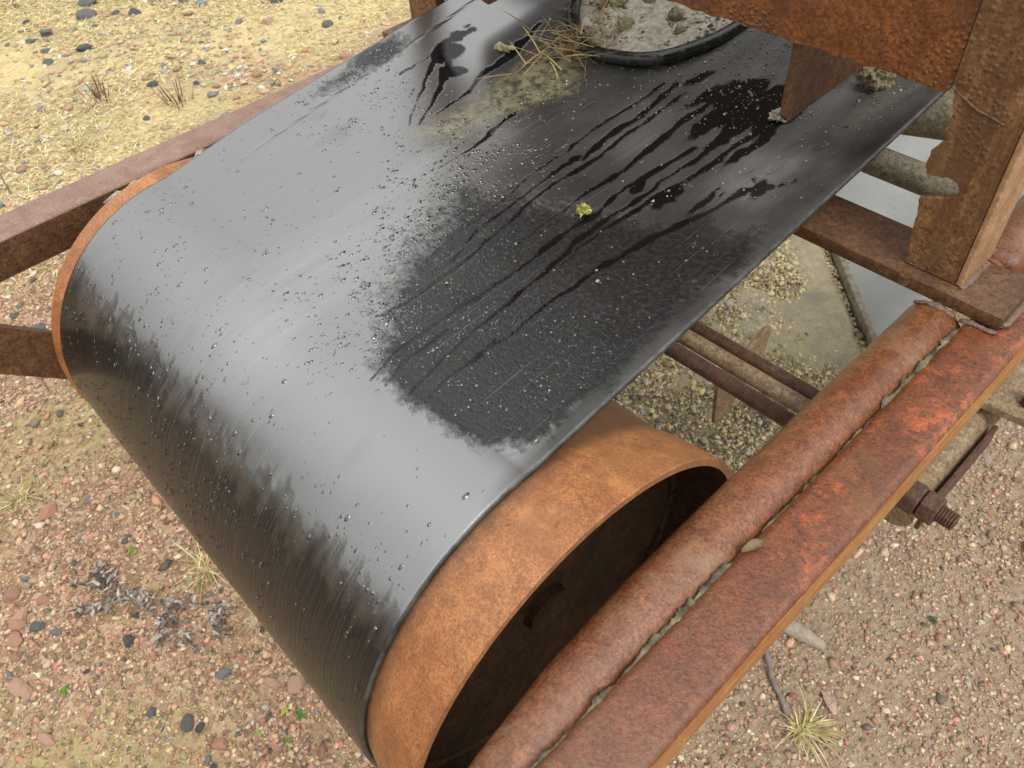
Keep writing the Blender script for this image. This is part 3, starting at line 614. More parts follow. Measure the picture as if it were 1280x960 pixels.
tag(blades('moss_clump', moss_clump(), MAT['leafy']), 'small yellow green clump of moss lying alone on the black belt', 'moss')
its = []
for i in range(150):
    a = random.uniform(0, 6.283); q = np.array([-.118+random.gauss(0, .020), .515+random.gauss(0, .034)]); 
    its.append(((q[0], q[1], float(ztop(q[0], q[1]))+random.uniform(.001, .02)), (math.cos(a), math.sin(a), random.uniform(-.15, .7)), random.uniform(.025, .07), random.uniform(.0010, .0022), random.uniform(.0, .25), np.array(random.choice([(.34, .24, .10), (.26, .17, .08), (.45, .36, .18), (.18, .12, .06)]))))
for i in range(40):
    q = np.array([-.17+random.gauss(0, .014), .60+random.gauss(0, .03)]); a = random.uniform(0, 6.283)
    its.append(((q[0], q[1], float(ztop(q[0], q[1]))+.01), (math.cos(a), math.sin(a), random.uniform(0, .8)), random.uniform(.03, .06), .0016, .1, np.array((.28, .2, .09))))
tag(blades('dry_grass_clump', its, MAT['straw']), 'clump of dry brown grass on the belt beside the hose ring', 'dry grass')
# water drops, grit and sand grains on the belt
def domes(name, P, Nrm, R, el, mat, hgt=.45):
    n = len(P); up = np.array([1.0, 0, 0])[None].repeat(n, 0); B = np.cross(Nrm, up)
    nA, lev = 7, ((1.0, 0.0), (.86, .5), (.5, .87))
    V = np.zeros((n, nA*3+1, 3)); rot = rng.random(n)*6.28
    for li_, (rr, hh) in enumerate(lev):
        for k_ in range(nA):
            a = rot+2*math.pi*k_/nA; j = 1+.25*(rng.random(n)-.5)
            V[:, li_*nA+k_] = P+up*(np.cos(a)*R*rr*j)[:, None]+B*(np.sin(a)*R*rr*el*j)[:, None]+Nrm*(R*hgt*hh-R*.06)[:, None]
    V[:, -1] = P+Nrm*(R*hgt)[:, None]
    f = []
    for l_ in range(2):
        for k_ in range(nA): f += [(l_*nA+k_, l_*nA+(k_+1) % nA, (l_+1)*nA+(k_+1) % nA), (l_*nA+k_, (l_+1)*nA+(k_+1) % nA, (l_+1)*nA+k_)]
    for k_ in range(nA): f.append((2*nA+k_, 2*nA+(k_+1) % nA, 3*nA))
    F = ((np.arange(n)*(nA*3+1))[:, None, None]+np.array(f)[None]).reshape(-1, 3)
    return bulk(name, V.reshape(-1, 3), F, mat, smooth=True)
def belt_normal(x, s):
    e = 1e-3; a = belt_at(x+e, s)-belt_at(x-e, s); b = belt_at(x, s+e)-belt_at(x, s-e); n_ = np.cross(a, b); return n_/np.linalg.norm(n_, axis=1)[:, None]
def dens(x, s):
    d1 = 1.5*np.exp(-(d_line(x, s, [(-.04, .27), (.02, .17), (.09, .05)])/.065)**2)
    d2 = .5*np.exp(-(d_line(x, s, [(-.19, .30), (-.24, .2)])/.05)**2)+.9*np.exp(-(d_line(x, s, [(-.30, .33), (-.29, .25)])/.025)**2)
    d3 = .10*np.exp(-((s+.05)/.18)**2)*np.clip((.12-x)/.2, 0, 1)
    d4 = .45*np.clip(d_poly(x, s, patch_poly)/.02, 0, 1)*np.clip((.22-s)/.1, .15, 1)
    d5 = .12*np.clip((s+.40)/.2, 0, 1)*np.clip((-.05-s)/.1, 0, 1)
    return d1+d2+d3+d4+d5+.01
x = rng.uniform(-XB+.01, XB-.01, 90000); s = rng.uniform(-.40, .48, 90000)
fw = fields(x, s)[0]
keep = (rng.random(len(x)) < dens(x, s)*.30*(.1+2.0*np.clip(vnoise(x, s, 40, 2)+.35, 0, 1)*(.5+np.clip(vnoise(x, s, 140, 25)+.5, 0, 1)))) & (fw < -.35)
x, s = x[keep], s[keep]; P = belt_at(x, s); Nm = belt_normal(x, s)
inp = d_poly(x, s, patch_poly) > .004
R = np.clip(rng.lognormal(math.log(.0009), .5, len(x)), .0004, .0023)*np.where(inp, .55, 1); el = .7+rng.random(len(x))*1.5
o = domes('water_drops', P, Nm, R, el, MAT['drop']); tag(o, 'scattered beads of water standing on the black belt', 'water drops', kind='stuff')
IV, IF = ico(1)
def stones(name, P, R, col, mat, sq=.7, sink=.25, nvar=24, sub=1, jit=.5):
    """bulk angular stones; one mesh"""
    V0, F0 = ico(sub); n = len(P); vs = []
    for i in range(nvar):
        a = rng.random(3)*.8+.55; vs.append((V0*(1+jit*(rng.random((len(V0), 1))-.5)*2)*a))
    vs = np.array(vs); pick = rng.integers(0, nvar, n); a = rng.random(n)*6.283; tl = (rng.random(n)-.5)*.8
    B = vs[pick]*R[:, None, None]; ca, sa = np.cos(a)[:, None], np.sin(a)[:, None]
    B[:, :, 2] *= sq
    ct, st_ = np.cos(tl)[:, None], np.sin(tl)[:, None]; y = B[:, :, 1]*ct-B[:, :, 2]*st_; z = B[:, :, 1]*st_+B[:, :, 2]*ct
    X_ = B[:, :, 0]*ca-y*sa; Y_ = B[:, :, 0]*sa+y*ca
    W = np.stack([X_, Y_, z], -1)+P[:, None]; W[:, :, 2] += (R*sq*(1-sink*2))[:, None]
    F = ((np.arange(n)*len(V0))[:, None, None]+F0[None]).reshape(-1, 3)
    return bulk(name, W.reshape(-1, 3), F, mat, np.repeat(col, len(V0), 0))
def pick_cols(pal, n):
    c = np.array([p[:3] for p in pal]); w_ = np.array([p[3] for p in pal], float); w_ /= w_.sum()
    return c[rng.choice(len(pal), n, p=w_)]*(.6+.6*rng.random((n, 1)))*(1+.14*(rng.random((n, 3))-.5))
# sand grains on the upper belt
x = rng.uniform(-.2, .31, 60000); s = rng.uniform(-.02, .75, 60000)
dg = 1.0*np.clip((s-.44)/.1, 0, 1)*np.clip((x+.02)/.04, 0, 1)*np.clip((.235-x)/.03, 0, 1)+.9*np.exp(-(d_line(x, s, [(-.10, .29), (-.06, .42), (-.05, .52)])/.028)**2)+.5*np.clip((s-.46)/.12, 0, 1)+.45*np.exp(-(d_line(x, s, dust_r)/.022)**2)+.5*np.exp(-(d_line(x, s, [(.175, .30), (.21, .42)])/.012)**2)+.07*np.clip(s/.2+.4, 0, 1)*np.clip((x+.05)/.1, 0, 1)
keep = rng.random(len(x)) < dg*.11*(.3+1.4*np.clip(vnoise(x, s, 45, 4)+.5, 0, 1)); x, s = x[keep], s[keep]
P = belt_at(x, s); R = np.clip(rng.lognormal(math.log(.00066), .45, len(x)), .0003, .0019)
o = stones('sand_grains', P, R, pick_cols([(.42, .38, .28, 4), (.55, .52, .44, 2), (.28, .24, .16, 3), (.16, .14, .10, 2)], len(x)), MAT['sandgrain'], .8, .1)
tag(o, 'pale sand grains scattered over the black belt below the hopper', 'sand', kind='stuff')
x, y = SILT_GRIT; R = np.clip(rng.lognormal(math.log(.0014), .6, len(x)), .0006, .0045)
o = stones('silt_grit', np.stack([x, y, ztop(x, y)+.006], -1), R, pick_cols([(.60, .55, .45, 4), (.30, .25, .17, 3), (.12, .10, .07, 2), (.7, .67, .6, 2)], len(x)), MAT['sandgrain'], .7, .2)
tag(o, 'grit and small crumbs on the pale dirt inside the hose ring', 'grit', kind='stuff')
# mud in the gap between pipe and tube
def seam(y0, y1, r0, seed):
    ys = np.arange(y0, y1, .0018); P = []; R = []
    for y in ys:
        e = min(1, (y-y0)/.012, (y1-y)/.012); k_ = .62+1.1*float(vnoise(y, seed, 70, seed))+.55*float(vnoise(y, seed, 260, seed+1))
        R.append(max(.0006, r0*e*k_)); P.append((.4838+.004*float(vnoise(y, seed, 90, seed+2)), y, .9335+.004*float(vnoise(y, seed, 120, seed+3))))
    V, F = sweep(P, R, 12, jit=.38, flat=.6); return V, F
Vm, Fm = [], []
for a in ((-.32, .431, .0021, 12), (-.20, -.165, .003, 3), (-.10, .078, .0052, 4), (.10, .118, .003, 5), (.155, .175, .0035, 6), (.27, .43, .0050, 7), (-.15, -.11, .0035, 9)):
    V, F = seam(*a); b0 = len(Vm); Vm += V; Fm += [tuple(i+b0 for i in f) for f in F]
o = obj('mud_deposit', Vm, Fm, MAT['mud'], None, True); tag(o, 'mud and lichen packed in the gap between round pipe and square tube', 'mud', kind='stuff')
Vm, Fm = [], []
for q in range(46):
    t = random.random(); y = -.06+.22*t
    V, F = blob((-.393+random.uniform(-.001, .004), y, .900+.034*random.random()**.6), random.uniform(.003, .0075), 1, .6, 200+q, (.5, 1.6, .8), 2.5); b0 = len(Vm); Vm += V; Fm += [tuple(i+b0 for i in f) for f in F]
o = obj('mud_flakes', Vm, Fm, MAT['silt'], None, False); tag(o, 'pale dried mud flakes caked between the left side tube and the drum rim', 'mud', kind='stuff')
# ================================================================== SAND ON THE RETURN RUN
gx = np.linspace(-.31, .3235, 110); gy = np.linspace(.02, 1.25, 180)
GX, GY = np.meshgrid(gx, gy)
bd = (GY-.742)*(.482)-(-(GX-.322))*(.473)                     # >0 beyond the plough
lim = .742+(.322-GX)*.981
hgt = .012+.010*vnoise(GX, GY, 9, 3)+.008*vnoise(GX, GY, 26, 5)+.004*vnoise(GX, GY, 70, 6)
hgt = np.clip(hgt, .002, None)*np.clip((lim-.006-GY)/.03, .05, 1)*np.clip((.325-GX)/.02, .1, 1)+.010*np.exp(-((lim-.05-GY)/.06)**2)*np.clip((lim-.008-GY)/.03, 0, 1)
GZ = .541-.012*np.clip(GY, 0, 1)+hgt
GYc = np.minimum(GY, lim-.0075)
V = np.stack([GX, GYc, GZ], -1).reshape(-1, 3); I = np.arange(V.shape[0]).reshape(GX.shape)
F = np.stack([I[:-1, :-1], I[:-1, 1:], I[1:, 1:], I[1:, :-1]], -1).reshape(-1, 4)
ok = (GY[:-1, :-1] < lim[:-1, :-1]-.0076).ravel()
o = bulk('sand_deposit', V, F[ok], MAT['sand'], smooth=True); tag(o, 'pale yellow sand spilled on the lower belt run behind the drum', 'sand', kind='stuff')
x = rng.uniform(-.3, .32, 120000); y = rng.uniform(.15, 1.2, 120000); lim = .742+(.322-x)*.981
keep = (y < lim-.012) & (rng.random(len(x)) < .55+.6*np.clip(vnoise(x, y, 12, 8)+.3, 0, 1)); x, y = x[keep], y[keep]
zz = .541-.012*np.clip(y, 0, 1)+np.interp(y, [0, 2], [.013, .013])
R = np.clip(rng.lognormal(math.log(.0014), .55, len(x)), .0008, .0065)
o = stones('sand_grains', np.stack([x, y, zz+.0], -1), R, pick_cols([(.84, .73, .44, 6), (.74, .64, .42, 3), (.84, .80, .70, 1.2), (.26, .23, .19, .7), (.55, .34, .12, .3)], len(x)), MAT['sandgrain'], .75, .2)
tag(o, 'coarse grains and small pebbles in the sand on the lower belt run', 'sand', kind='stuff')
# ================================================================== GROUND
def gh(x, y):
    return .012*vnoise(x, y, 1.3, 11)+.010*vnoise(x, y, 5, 12)+.006*vnoise(x, y, 16, 13)+.10*np.clip((-np.asarray(x)-3.1)/2, 0, 1)**1.3
def axis(a, b, st_, far):
    c_ = np.arange(a, b+1e-6, st_); g = [c_[-1]]; d_ = st_
    while g[-1] < far: d_ *= 1.22; g.append(g[-1]+d_)
    h = [c_[0]]; d_ = st_
    while h[-1] > -far: d_ *= 1.22; h.append(h[-1]-d_)
    return np.concatenate([h[:0:-1], c_, g[1:]])
ax_x = axis(-5, 1.6, .025, 200); ax_y = axis(-1.4, 3.2, .025, 200)
GX, GY = np.meshgrid(ax_x, ax_y); GZ = gh(GX, GY)
V = np.stack([GX, GY, GZ], -1).reshape(-1, 3); I = np.arange(V.shape[0]).reshape(GX.shape)
F = np.stack([I[:-1, :-1], I[:-1, 1:], I[1:, 1:], I[1:, :-1]], -1).reshape(-1, 4)
ground = bulk('ground', V, F, MAT['ground'], smooth=True); tag(ground, kind='structure')
def straw_mask(x, y):
    return np.clip((-x-1.75+1.3*vnoise(x, y, 1.1, 21)+.6*vnoise(x, y, 4, 22))/.7, 0, 1)*np.clip((y+.75)/.6, 0, 1)
def moss_mask(x, y):
    return np.clip(.35+1.5*vnoise(x, y, 2.6, 23)+1.2*vnoise(x, y, 9, 24), 0, 1)*np.clip((.2-x)/.4, 0, 1)
for nm, f in (('straw', straw_mask(GX, GY)), ('moss', moss_mask(GX, GY)), ('pale', np.clip((GX-.05)/.4, 0, 1))):
    a = ground.data.attributes.new(nm, 'FLOAT', 'POINT'); a.data.foreach_set('value', f.astype(np.float32).ravel())
PAL_L = [(.46, .27, .19, 5), (.36, .20, .14, 3), (.52, .36, .26, 5), (.28, .18, .12, 3), (.48, .38, .25, 7), (.60, .52, .40, 2.4), (.10, .10, .095, 1.0), (.22, .21, .19, 1.4)]
PAL_L = [(min(.8, a*1.22), min(.8, b*1.16), min(.8, c*1.10), w_) for a, b, c, w_ in PAL_L]
PAL_R = [(.48, .35, .24, 6), (.44, .28, .20, 5), (.53, .42, .30, 4), (.40, .22, .155, 3), (.60, .52, .42, 1.2), (.16, .13, .10, 1.2)]
PAL_R = [(min(.8, a*1.22), min(.8, b*1.2), min(.8, c*1.2), w_) for a, b, c, w_ in PAL_R]
PAL_F = [(.54, .40, .26, 4), (.48, .31, .22, 3), (.24, .245, .25, 4), (.62, .58, .50, 3), (.44, .36, .20, 4)]
PAL_F = [(min(.8, a*1.22), min(.8, b*1.2), min(.8, c*1.2), w_) for a, b, c, w_ in PAL_F]
def scatter(n, x0, x1, y0, y1, fn):
    x = rng.uniform(x0, x1, n); y = rng.uniform(y0, y1, n); k_ = rng.random(n) < fn(x, y); return x[k_], y[k_]
def seen(x, y, pad=.12):
    """roughly inside the wedge of ground the photograph takes in"""
    p = np.stack([x, y, 0*x], -1)-np.array(CAM); q = p@np.array(M.to_3x3()); dz = -q[:, 2]
    return (np.abs(q[:, 0]/dz) < .634+pad) & (np.abs(q[:, 1]/dz) < .476+pad) & (dz > .1)
allP, allR, allC = [], [], []
def addst(x, y, med, sg, lo, hi, pal):
    k_ = seen(x, y); x, y = x[k_], y[k_]; n = len(x)
    allP.append(np.stack([x, y, gh(x, y)], -1)); allR.append(np.clip(rng.lognormal(math.log(med), sg, n), lo, hi)); allC.append(pick_cols(pal, n))
x, y = scatter(150000, -1.9, .15, -1.0, 1.3, lambda x, y: np.clip(1.0-.75*moss_mask(x, y)-.8*straw_mask(x, y), .12, 1)); addst(x, y, .0026, .5, .0016, .0075, PAL_L)
x, y = scatter(5000, -1.9, .1, -1.0, 1.1, lambda x, y: np.clip(.35+2.2*vnoise(x, y, 3, 31), .05, 1)); addst(x, y, .0066, .4, .004, .013, PAL_L)
x, y = scatter(85000, .05, 1.2, -.4, 2.2, lambda x, y: np.clip(.75+1.2*vnoise(x, y, 7, 33), .1, 1)); addst(x, y, .0026, .45, .0015, .007, PAL_R)
x, y = scatter(600, .05, 1.2, -.4, 2.2, lambda x, y: .6+0*x); addst(x, y, .0075, .35, .004, .014, PAL_R)
x, y = scatter(30000, -4.6, -1.7, -.9, 3.0, lambda x, y: np.clip(.22+1.9*vnoise(x, y, 2.2, 35)-.25*straw_mask(x, y), .03, 1)); addst(x, y, .0075, .5, .004, .022, PAL_F)
P = np.concatenate(allP); R = np.concatenate(allR); C = np.concatenate(allC)
o = stones('gravel', P, R, C, MAT['pebble'], .50, .30); tag(o, 'loose crushed gravel strewn over the ground round the conveyor', 'gravel', kind='stuff')
# larger stones: parts of the ground
def stone_mesh(seed, tint):
    V0, F0 = ico(2); r_ = np.random.default_rng(seed); V0 = V0.copy()
    for _ in range(9):
        n_ = r_.normal(size=3); n_ /= np.linalg.norm(n_); h_ = r_.uniform(.55, .85); d_ = V0@n_; over = np.clip(d_-h_, 0, None); V0 -= over[:, None]*n_
    V0 *= r_.uniform(.75, 1.15, 3)*np.array([1, .8, .5]); V0 += r_.normal(size=V0.shape)*.012
    me = mesh_from('stone', V0.tolist(), F0.tolist(), MAT['pebble'])
    a = me.color_attributes.new('tint', 'FLOAT_COLOR', 'POINT'); a.data.foreach_set('color', np.tile(np.array([*tint, 1], np.float32), len(V0)))
    return me
TINT = {'dark': [(.085, .088, .09), (.13, .135, .14), (.21, .215, .22)], 'red': [(.50, .27, .19), (.42, .23, .165), (.54, .34, .25)], 'pale': [(.50, .44, .36), (.46, .34, .25), (.46, .29, .20)]}
SM = {k_: [stone_mesh(i*7+j*31+1, t) for i, t in enumerate(v) for j in range(4)] for j0, (k_, v) in enumerate(TINT.items())}
def place_stone(x, y, size, kind):
    o = link('stone', random.choice(SM[kind]), ground); r = size*.5
    o.scale = (r*random.uniform(.85, 1.1),)*3; o.rotation_euler = (random.uniform(-.25, .25), random.uniform(-.25, .25), random.uniform(0, 6.28))
    o.location = (x, y, float(gh(np.array(x), np.array(y)))+r*.06); return o
rocks = [(-3.376, 0.565, 0.10), (-4.033, 0.662, 0.13), (-4.007, 0.74, 0.16), (-3.921, 0.818, 0.19), (-3.701, 0.897, 0.20), (-3.733, 0.964, 0.11), (-3.58, 1.071, 0.13), (-3.376, 1.229, 0.09), (-3.572, 0.842, 0.16), (-3.514, 0.899, 0.09), (-3.502, 0.941, 0.08), (-3.251, 0.686, 0.17), (-3.266, 0.615, 0.085), (-3.421, 1.004, 0.16), (-3.546, 0.639, 0.16), (-3.529, 0.551, 0.08), (-2.715, 0.97, 0.10), (-2.832, 1.362, 0.13), (-2.937, 1.279, 0.09), (-3.009, 1.514, 0.11), (-2.748, 1.586, 0.10), (-2.59, 0.965, 0.05), (-3.486, 0.739, 0.07), (-3.265, 0.522, 0.11), (-1.576, -0.174, 0.10), (-2.612, 1.536, 0.10)]
for x, y, s_ in rocks: place_stone(x, y, s_*.66, random.choices(['dark', 'pale'], [3, 1])[0])
near = [(-0.564, -0.599, 0.065), (-0.541, -0.587, 0.07), (-0.714, -0.485, 0.05), (-0.702, -0.549, 0.07), (-0.666, -0.562, 0.075), (-0.714, -0.536, 0.07), (-0.319, -0.405, 0.045), (-0.212, -0.231, 0.06), (-0.419, -0.591, 0.07), (-0.183, -0.36, 0.06), (-0.179, -0.198, 0.065), (-0.933, -0.391, 0.085), (-0.631, -0.575, 0.05), (-0.774, -0.531, 0.06)]
for x, y, s_ in near: place_stone(x, y, s_*.7, 'red')
for x, y, s_ in [(-0.624, -0.495, 0.05), (-0.666, -.52, .06), (-0.499, -0.394, 0.05), (-0.258, -0.386, 0.06), (-0.328, -0.425, 0.035), (-0.295, -0.289, 0.055), (-0.236, -0.373, 0.04), (-.60, -.60, .04)]: place_stone(x, y, s_*.75, 'dark')
n = 0
while n < 150:
    x, y = random.uniform(-1.9, .05), random.uniform(-.9, 1.0)
    if seen(np.array([x]), np.array([y]), 0)[0]: place_stone(x, y, random.uniform(.013, .028), random.choices(['red', 'dark', 'pale'], [6, 2, 3])[0]); n += 1
n = 0
while n < 45:
    x, y = random.uniform(.25, 1.0), random.uniform(.0, 1.7)
    if seen(np.array([x]), np.array([y]), 0)[0]: place_stone(x, y, random.uniform(.013, .026), random.choices(['red', 'pale'], [2, 3])[0]); n += 1
n = 0
while n < 55:
    x, y = random.uniform(-4.4, -1.9), random.uniform(-.3, 2.4)
    if seen(np.array([x]), np.array([y]), 0)[0]: place_stone(x, y, random.uniform(.03, .06), random.choices(['red', 'dark', 'pale'], [2, 2, 4])[0]); n += 1
# dead grass mat
SC = [(.74, .60, .30), (.66, .51, .23), (.78, .68, .42), (.56, .43, .20), (.42, .35, .17), (.82, .74, .52), (.40, .38, .17)]
x, y = scatter(130000, -4.7, -1.2, -.8, 3.1, lambda x, y: np.clip(straw_mask(x, y)*(.55+1.6*vnoise(x, y, 3, 41)), 0, 1)); k_ = seen(x, y); x, y = x[k_], y[k_]
a = rng.random(len(x))*6.283; up = rng.random(len(x))*.55+.05; L = rng.uniform(.012, .04, len(x)); ci = rng.integers(0, len(SC), len(x)); z = gh(x, y)
its = [((x[i], y[i], z[i]+.002), (math.cos(a[i]), math.sin(a[i]), up[i]), L[i], .0036, .15, np.array(SC[ci[i]])*random.uniform(.8, 1.15)) for i in range(len(x))]
o = blades('dead_grass', its, MAT['straw']); tag(o, 'flattened straw yellow dead grass on the far ground', 'grass', kind='stuff')
x, y = scatter(42000, -1.9, .15, -1.0, 1.2, lambda x, y: np.clip(moss_mask(x, y), 0, 1)); k_ = seen(x, y); x, y = x[k_], y[k_]
SC2 = [(.46, .38, .16), (.38, .34, .12), (.30, .27, .10), (.52, .44, .24), (.22, .24, .07)]
its = []
for i in range(len(x)):
    t = random.uniform(0, 6.283); its.append(((x[i], y[i], float(gh(x[i], y[i]))+.001), (math.cos(t), math.sin(t), random.uniform(.05, .9)), random.uniform(.005, .018), random.uniform(.0008, .0018), .2, np.array(random.choice(SC2))*1.25))
o = blades('moss_cover', its, MAT['leafy']); tag(o, 'short olive moss and fine dry stalks between the stones', 'ground cover', kind='stuff')
x, y = scatter(7000, .05, 1.2, -.4, 2.0, lambda x, y: np.clip(.5+1.5*vnoise(x, y, 5, 44), 0, 1)); k_ = seen(x, y); x, y = x[k_], y[k_]
its = []
for i in range(len(x)):
    t = random.uniform(0, 6.283); its.append(((x[i], y[i], float(gh(x[i], y[i]))+.001), (math.cos(t), math.sin(t), random.uniform(.05, .6)), random.uniform(.005, .020), random.uniform(.0008, .002), .2, np.array(random.choice(SC2[:4]))))
o = blades('dry_litter', its, MAT['straw']); tag(o, 'fine dry stalks and moss among the tan gravel', 'ground cover', kind='stuff')
# ---- single plants and bits
def tuft(x, y, r, n, h, label, cols, lean=(0, 0), cat='grass tuft', up=(.25, 1.0), bend=.45, wd=(.0016, .0032)):
    its = []
    for i in range(n):
        a = random.uniform(0, 6.283); q = r*.35*math.sqrt(random.random()); b = (x+q*math.cos(a), y+q*math.sin(a), float(gh(x, y))+.001)
        a2 = a+random.gauss(0, 1.1); its.append((b, (math.cos(a2)+lean[0], math.sin(a2)+lean[1], random.uniform(*up)), h*random.choice([.35, .5, .7, .9, 1.2])*random.uniform(.8, 1.15), random.uniform(*wd), bend*random.uniform(.4, 1.3), np.array(random.choice(cols))))
    return tag(blades('grass_tuft', its, MAT['straw']), label, cat, 'tufts of dry grass on the ground')
TC = [(.62, .52, .26), (.52, .42, .18), (.68, .60, .34), (.42, .34, .14), (.30, .28, .10)]
tuft(.535, .412, .05, 120, .066, 'large tuft of dry pale grass beside the square tube at lower right', TC, (.5, .1))
tuft(-.533, -.204, .05, 60, .085, 'dry straw tuft behind the withered grey weed', TC, (0, 0))
tuft(-1.009, -.428, .06, 50, .06, 'dry straw tuft on the reddish gravel at the left edge', TC, (.2, 0))
tuft(-2.467, .321, .06, 60, .09, 'small yellow tuft on the far ground above the left side tube', TC)
tuft(-1.36, .06, .05, 30, .06, 'sparse low tuft on the gravel between the left tube and the flat bar', TC)
# withered weed
wd = empty('withered_weed', (-.50, -.29, float(gh(-.5, -.29)))); tag(wd, 'withered grey brown weed lying flat on the red gravel left of the drum', 'dead weed')
def stems(name, lines, r, mat, parent=None, base=(0, 0, 0)):
    V, F = [], []
    for P in lines:
        P = curve_pts([np.array(p)-np.array(base) for p in P], 4); v, f = sweep(P, list(np.linspace(r, r*.45, len(P))), 5); b0 = len(V); V += v; F += [tuple(i+b0 for i in q) for q in f]
    return obj(name, V, F, mat, parent, True)
m = N('dead_stem'); MAT['stem'] = m.done(m.mix(m.noise(90, 3), (.09, .065, .05), (.36, .30, .25)), .8)
def gp(x, y, z=0): return (x, y, float(gh(x, y))+z)
A = gp(-.60, -.345, .012)
WL = [[gp(-.395, -.205, .015), gp(-.46, -.262, .022), gp(-.53, -.31, .025), A, gp(-.665, -.395, .018), gp(-.70, -.42, .008)], [A, gp(-.52, -.335, .024), gp(-.43, -.315, .015), gp(-.355, -.30, .008)], [gp(-.57, -.33, .02), gp(-.60, -.40, .018), gp(-.63, -.44, .006)], [gp(-.50, -.29, .022), gp(-.47, -.32, .03), gp(-.43, -.345, .02)], [gp(-.62, -.36, .02), gp(-.665, -.365, .02), gp(-.70, -.375, .01)], [gp(-.42, -.23, .02), gp(-.385, -.245, .03), gp(-.36, -.25, .01)]]
stems('stem', WL, .0028, MAT['stem'], wd, wd.location)
lv = []
for P in WL:
    for _ in range(60):
        i = random.randrange(len(P)-1); t = random.random(); q = np.array(P[i])*(1-t)+np.array(P[i+1])*t-np.array(wd.location); a = random.uniform(0, 6.283)
        q = q+np.array([random.gauss(0, .008), random.gauss(0, .008), random.uniform(-.002, .012)]); q[2] = max(q[2], .003)
        lv.append((q, (math.cos(a), math.sin(a), random.uniform(-.2, .8)), random.uniform(.007, .022), random.uniform(.003, .007), random.uniform(.1, .9), np.array(random.choice([(.34, .30, .27), (.22, .18, .15), (.46, .42, .38), (.12, .095, .08), (.07, .055, .045)]))))
o = blades('leaf', lv, MAT['leafy']); o.name = 'withered_leaves'; o.parent = wd; o['kind'] = 'stuff'
def sprig(x, y, n, l, cols, label):
    its = []
    for i in range(n):
        a = i*2.4+random.uniform(-.3, .3); its.append((gp(x, y, .003), (math.cos(a), math.sin(a), random.uniform(.2, .7)), l*random.uniform(.4, .9), l*.34, .45, np.array(random.choice(cols))*.75))
    return tag(blades('small_plant', its, MAT['leafy']), label, 'small plant', 'green seedlings in the gravel')
GC = [(.22, .34, .04), (.32, .42, .06), (.16, .26, .04)]
sprig(-.124, -.224, 6, .026, [(.10, .20, .03), (.14, .24, .04)], 'dark green seedling close below the belt at the bottom')
sprig(-.152, -.238, 5, .018, [(.48, .48, .08)], 'yellow green seedling left of the dark green one')
sprig(-.100, -.268, 6, .018, GC, 'bright green seedling nearest the bottom edge beneath the belt')
sprig(-.150, -.30, 4, .018, [(.36, .46, .12)], 'slim pale green seedling at the bottom left of the belt')
sprig(-.688, -.297, 5, .02, GC, 'small green seedling in the red gravel above the withered weed')
sprig(-.49, -.53, 9, .022, GC, 'low green plant among the dark stones at lower left')
sprig(.59, .756, 6, .017, [(.07, .11, .04), (.10, .13, .05)], 'small dark green plant alone on the tan gravel at lower right')
def flake(name, x, y, l, wd_, rz, mat_c, label, cat):
    V = []; F = []
    for i in range(7):
        t = i/6; ww = wd_*math.sin(math.pi*(.12+.8*t))
        for k_ in (-1, 0, 1): V.append(((t-.5)*l, k_*ww/2, .006+.006*math.sin(t*3.1)+(0 if k_ else -.003)))
    for i in range(6):
        for k_ in range(2): F.append((i*3+k_, i*3+k_+1, (i+1)*3+k_+1, (i+1)*3+k_))
    me = mesh_from(name, V, F, MAT['leafy'], True); a = me.color_attributes.new('tint', 'FLOAT_COLOR', 'POINT'); a.data.foreach_set('color', np.tile(np.array([*mat_c, 1], np.float32), len(V)))
    o = link(name, me, None, gp(x, y)); o.rotation_euler = (0.15, .1, rz); return tag(o, label, cat)
flake('dead_leaf', .648, 1.02, .045, .016, 2.2, (.52, .47, .38), 'pale curled dead leaf at the right edge of the gravel', 'leaf')
flake('dead_leaf', .541, .478, .045, .020, 2.6, (.46, .33, .27), 'pinkish dead leaf behind the dry tuft at lower right', 'leaf')
o = flake('dead_leaf', 0, 0, .020, .008, 1.2, (.20, .15, .09), 'dry curled leaf stuck in the gap between pipe and square tube', 'leaf'); o.location = (.487, .084, .936)
m = N('wood'); MAT['wood'] = m.done(m.mix(m.noise(60, 5), (.24, .19, .14), (.50, .43, .35)), .85, m.bump(m.noise(150, 5), .004))
V, F = sweep(curve_pts([gp(.36, .535, .012), gp(.413, .547, .014), gp(.45, .556, .012), gp(.480, .563, .008)], 5), [.016]*8+[.015, .014, .013, .012, .011, .010, .008, .004], 9, jit=.14)
tag(obj('wood_chunk', V, F, MAT['wood'], None, True), 'short grey weathered piece of wood on the gravel below the square tube', 'wood')
V, F = sweep(curve_pts([gp(.395, .49, .008), gp(.425, .462, .010), gp(.45, .44, .008), gp(.478, .424, .009), gp(.505, .405, .006)], 5), .0055, 7, jit=.2)
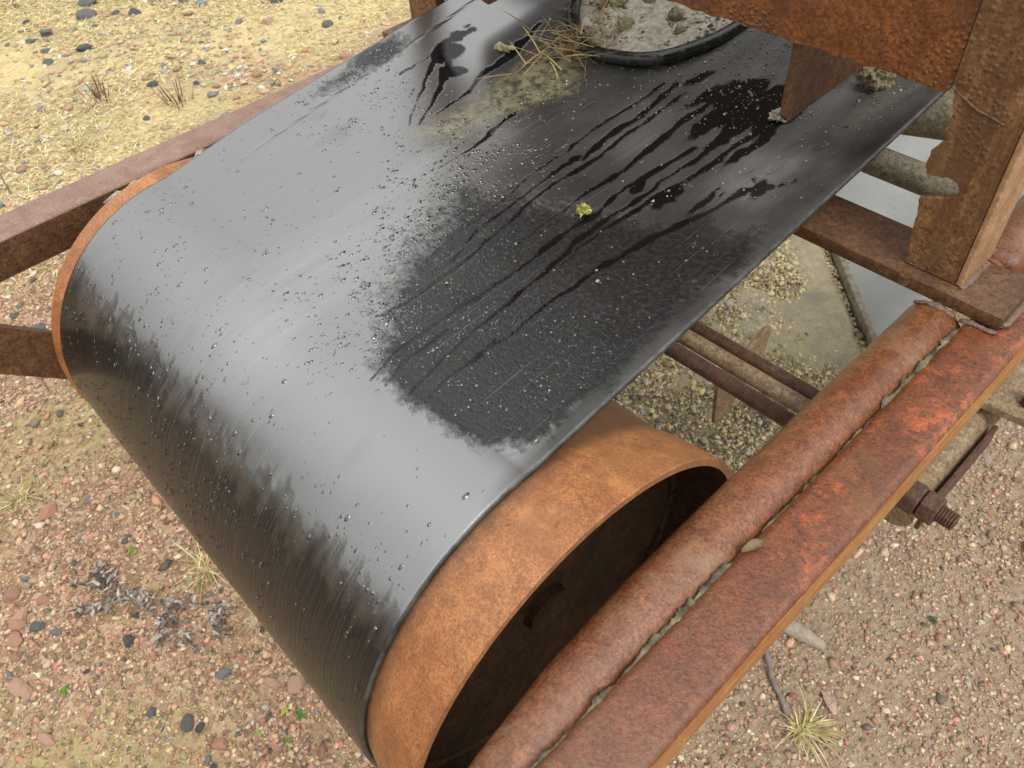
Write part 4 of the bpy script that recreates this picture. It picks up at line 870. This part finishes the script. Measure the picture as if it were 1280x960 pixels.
tag(obj('root', V, F, MAT['stem'], None, True), 'brown woody root running into the dry tuft at lower right', 'root')
DS = [[(-2.375, .037, 0), (-2.37, .04, .09), (-2.375, .045, .17)], [(-1.311, -.238, 0), (-1.31, -.236, .05), (-1.318, -.232, .085)]]
for i, P in enumerate(DS):
    P = [gp(*p) for p in P]; o = stems('withered_stalk', [P, [P[1], (P[1][0]+.03, P[1][1]+.01, P[1][2]+.04)]], .003, MAT['stem'])
    tag(o, ['dark dry weed stem standing on the straw at the left edge', 'dark dry weed stem standing just below the flat bar'][i], 'dry stem')
for i, (x, y) in enumerate([(-2.76, .545), (-2.473, .741)]):
    its = []
    for _ in range(26):
        a = random.uniform(0, 6.283); q = random.uniform(0, .07)
        its.append((gp(x+q*math.cos(a), y+q*math.sin(a), 0), (.4*math.cos(a), .4*math.sin(a), 1), random.uniform(.04, .12), .004, .1, np.array(random.choice([(.16, .09, .06), (.24, .13, .08), (.12, .08, .05)]))))
    tag(blades('dry_weed', its, MAT['straw']), ['wide reddish brown dry weed on the straw at upper left', 'narrow dark dry weed on the straw right of the reddish one'][i], 'dry weed', 'dry weeds on the far straw')

# far-off wood beyond the open ground in front of the drum, mirrored in the wet rubber
V0, F0 = ico(3); VT, FT = [], []
for i in range(90):
    x = -75+150*i/89+random.uniform(-1.5, 1.5); y = -26-random.random()*9+.004*x*x*.3; h_ = random.uniform(5, 9.5)
    r_ = np.random.default_rng(900+i); k1 = r_.normal(size=(8, 3))*3; ph = r_.random(8)*6.28
    d_ = 1+.3*np.sin(V0@k1.T+ph).mean(1)*1.8+.10*r_.normal(size=len(V0)); W = V0*d_[:, None]*np.array([2.3, 2.3, h_*.5])+np.array([x, y, h_*.52])
    FT.append(F0+len(V0)*i); VT.append(W)
m = N('wood_foliage'); MAT['foliage'] = m.done(m.mix(m.noise(3, 5, .7), (.018, .026, .012), (.06, .07, .03)), .9)
o = bulk('far_wood', np.concatenate(VT), np.concatenate(FT), MAT['foliage']); tag(o, 'dark far-off wood across the open ground, seen mirrored in the wet belt', 'wood', kind='stuff')
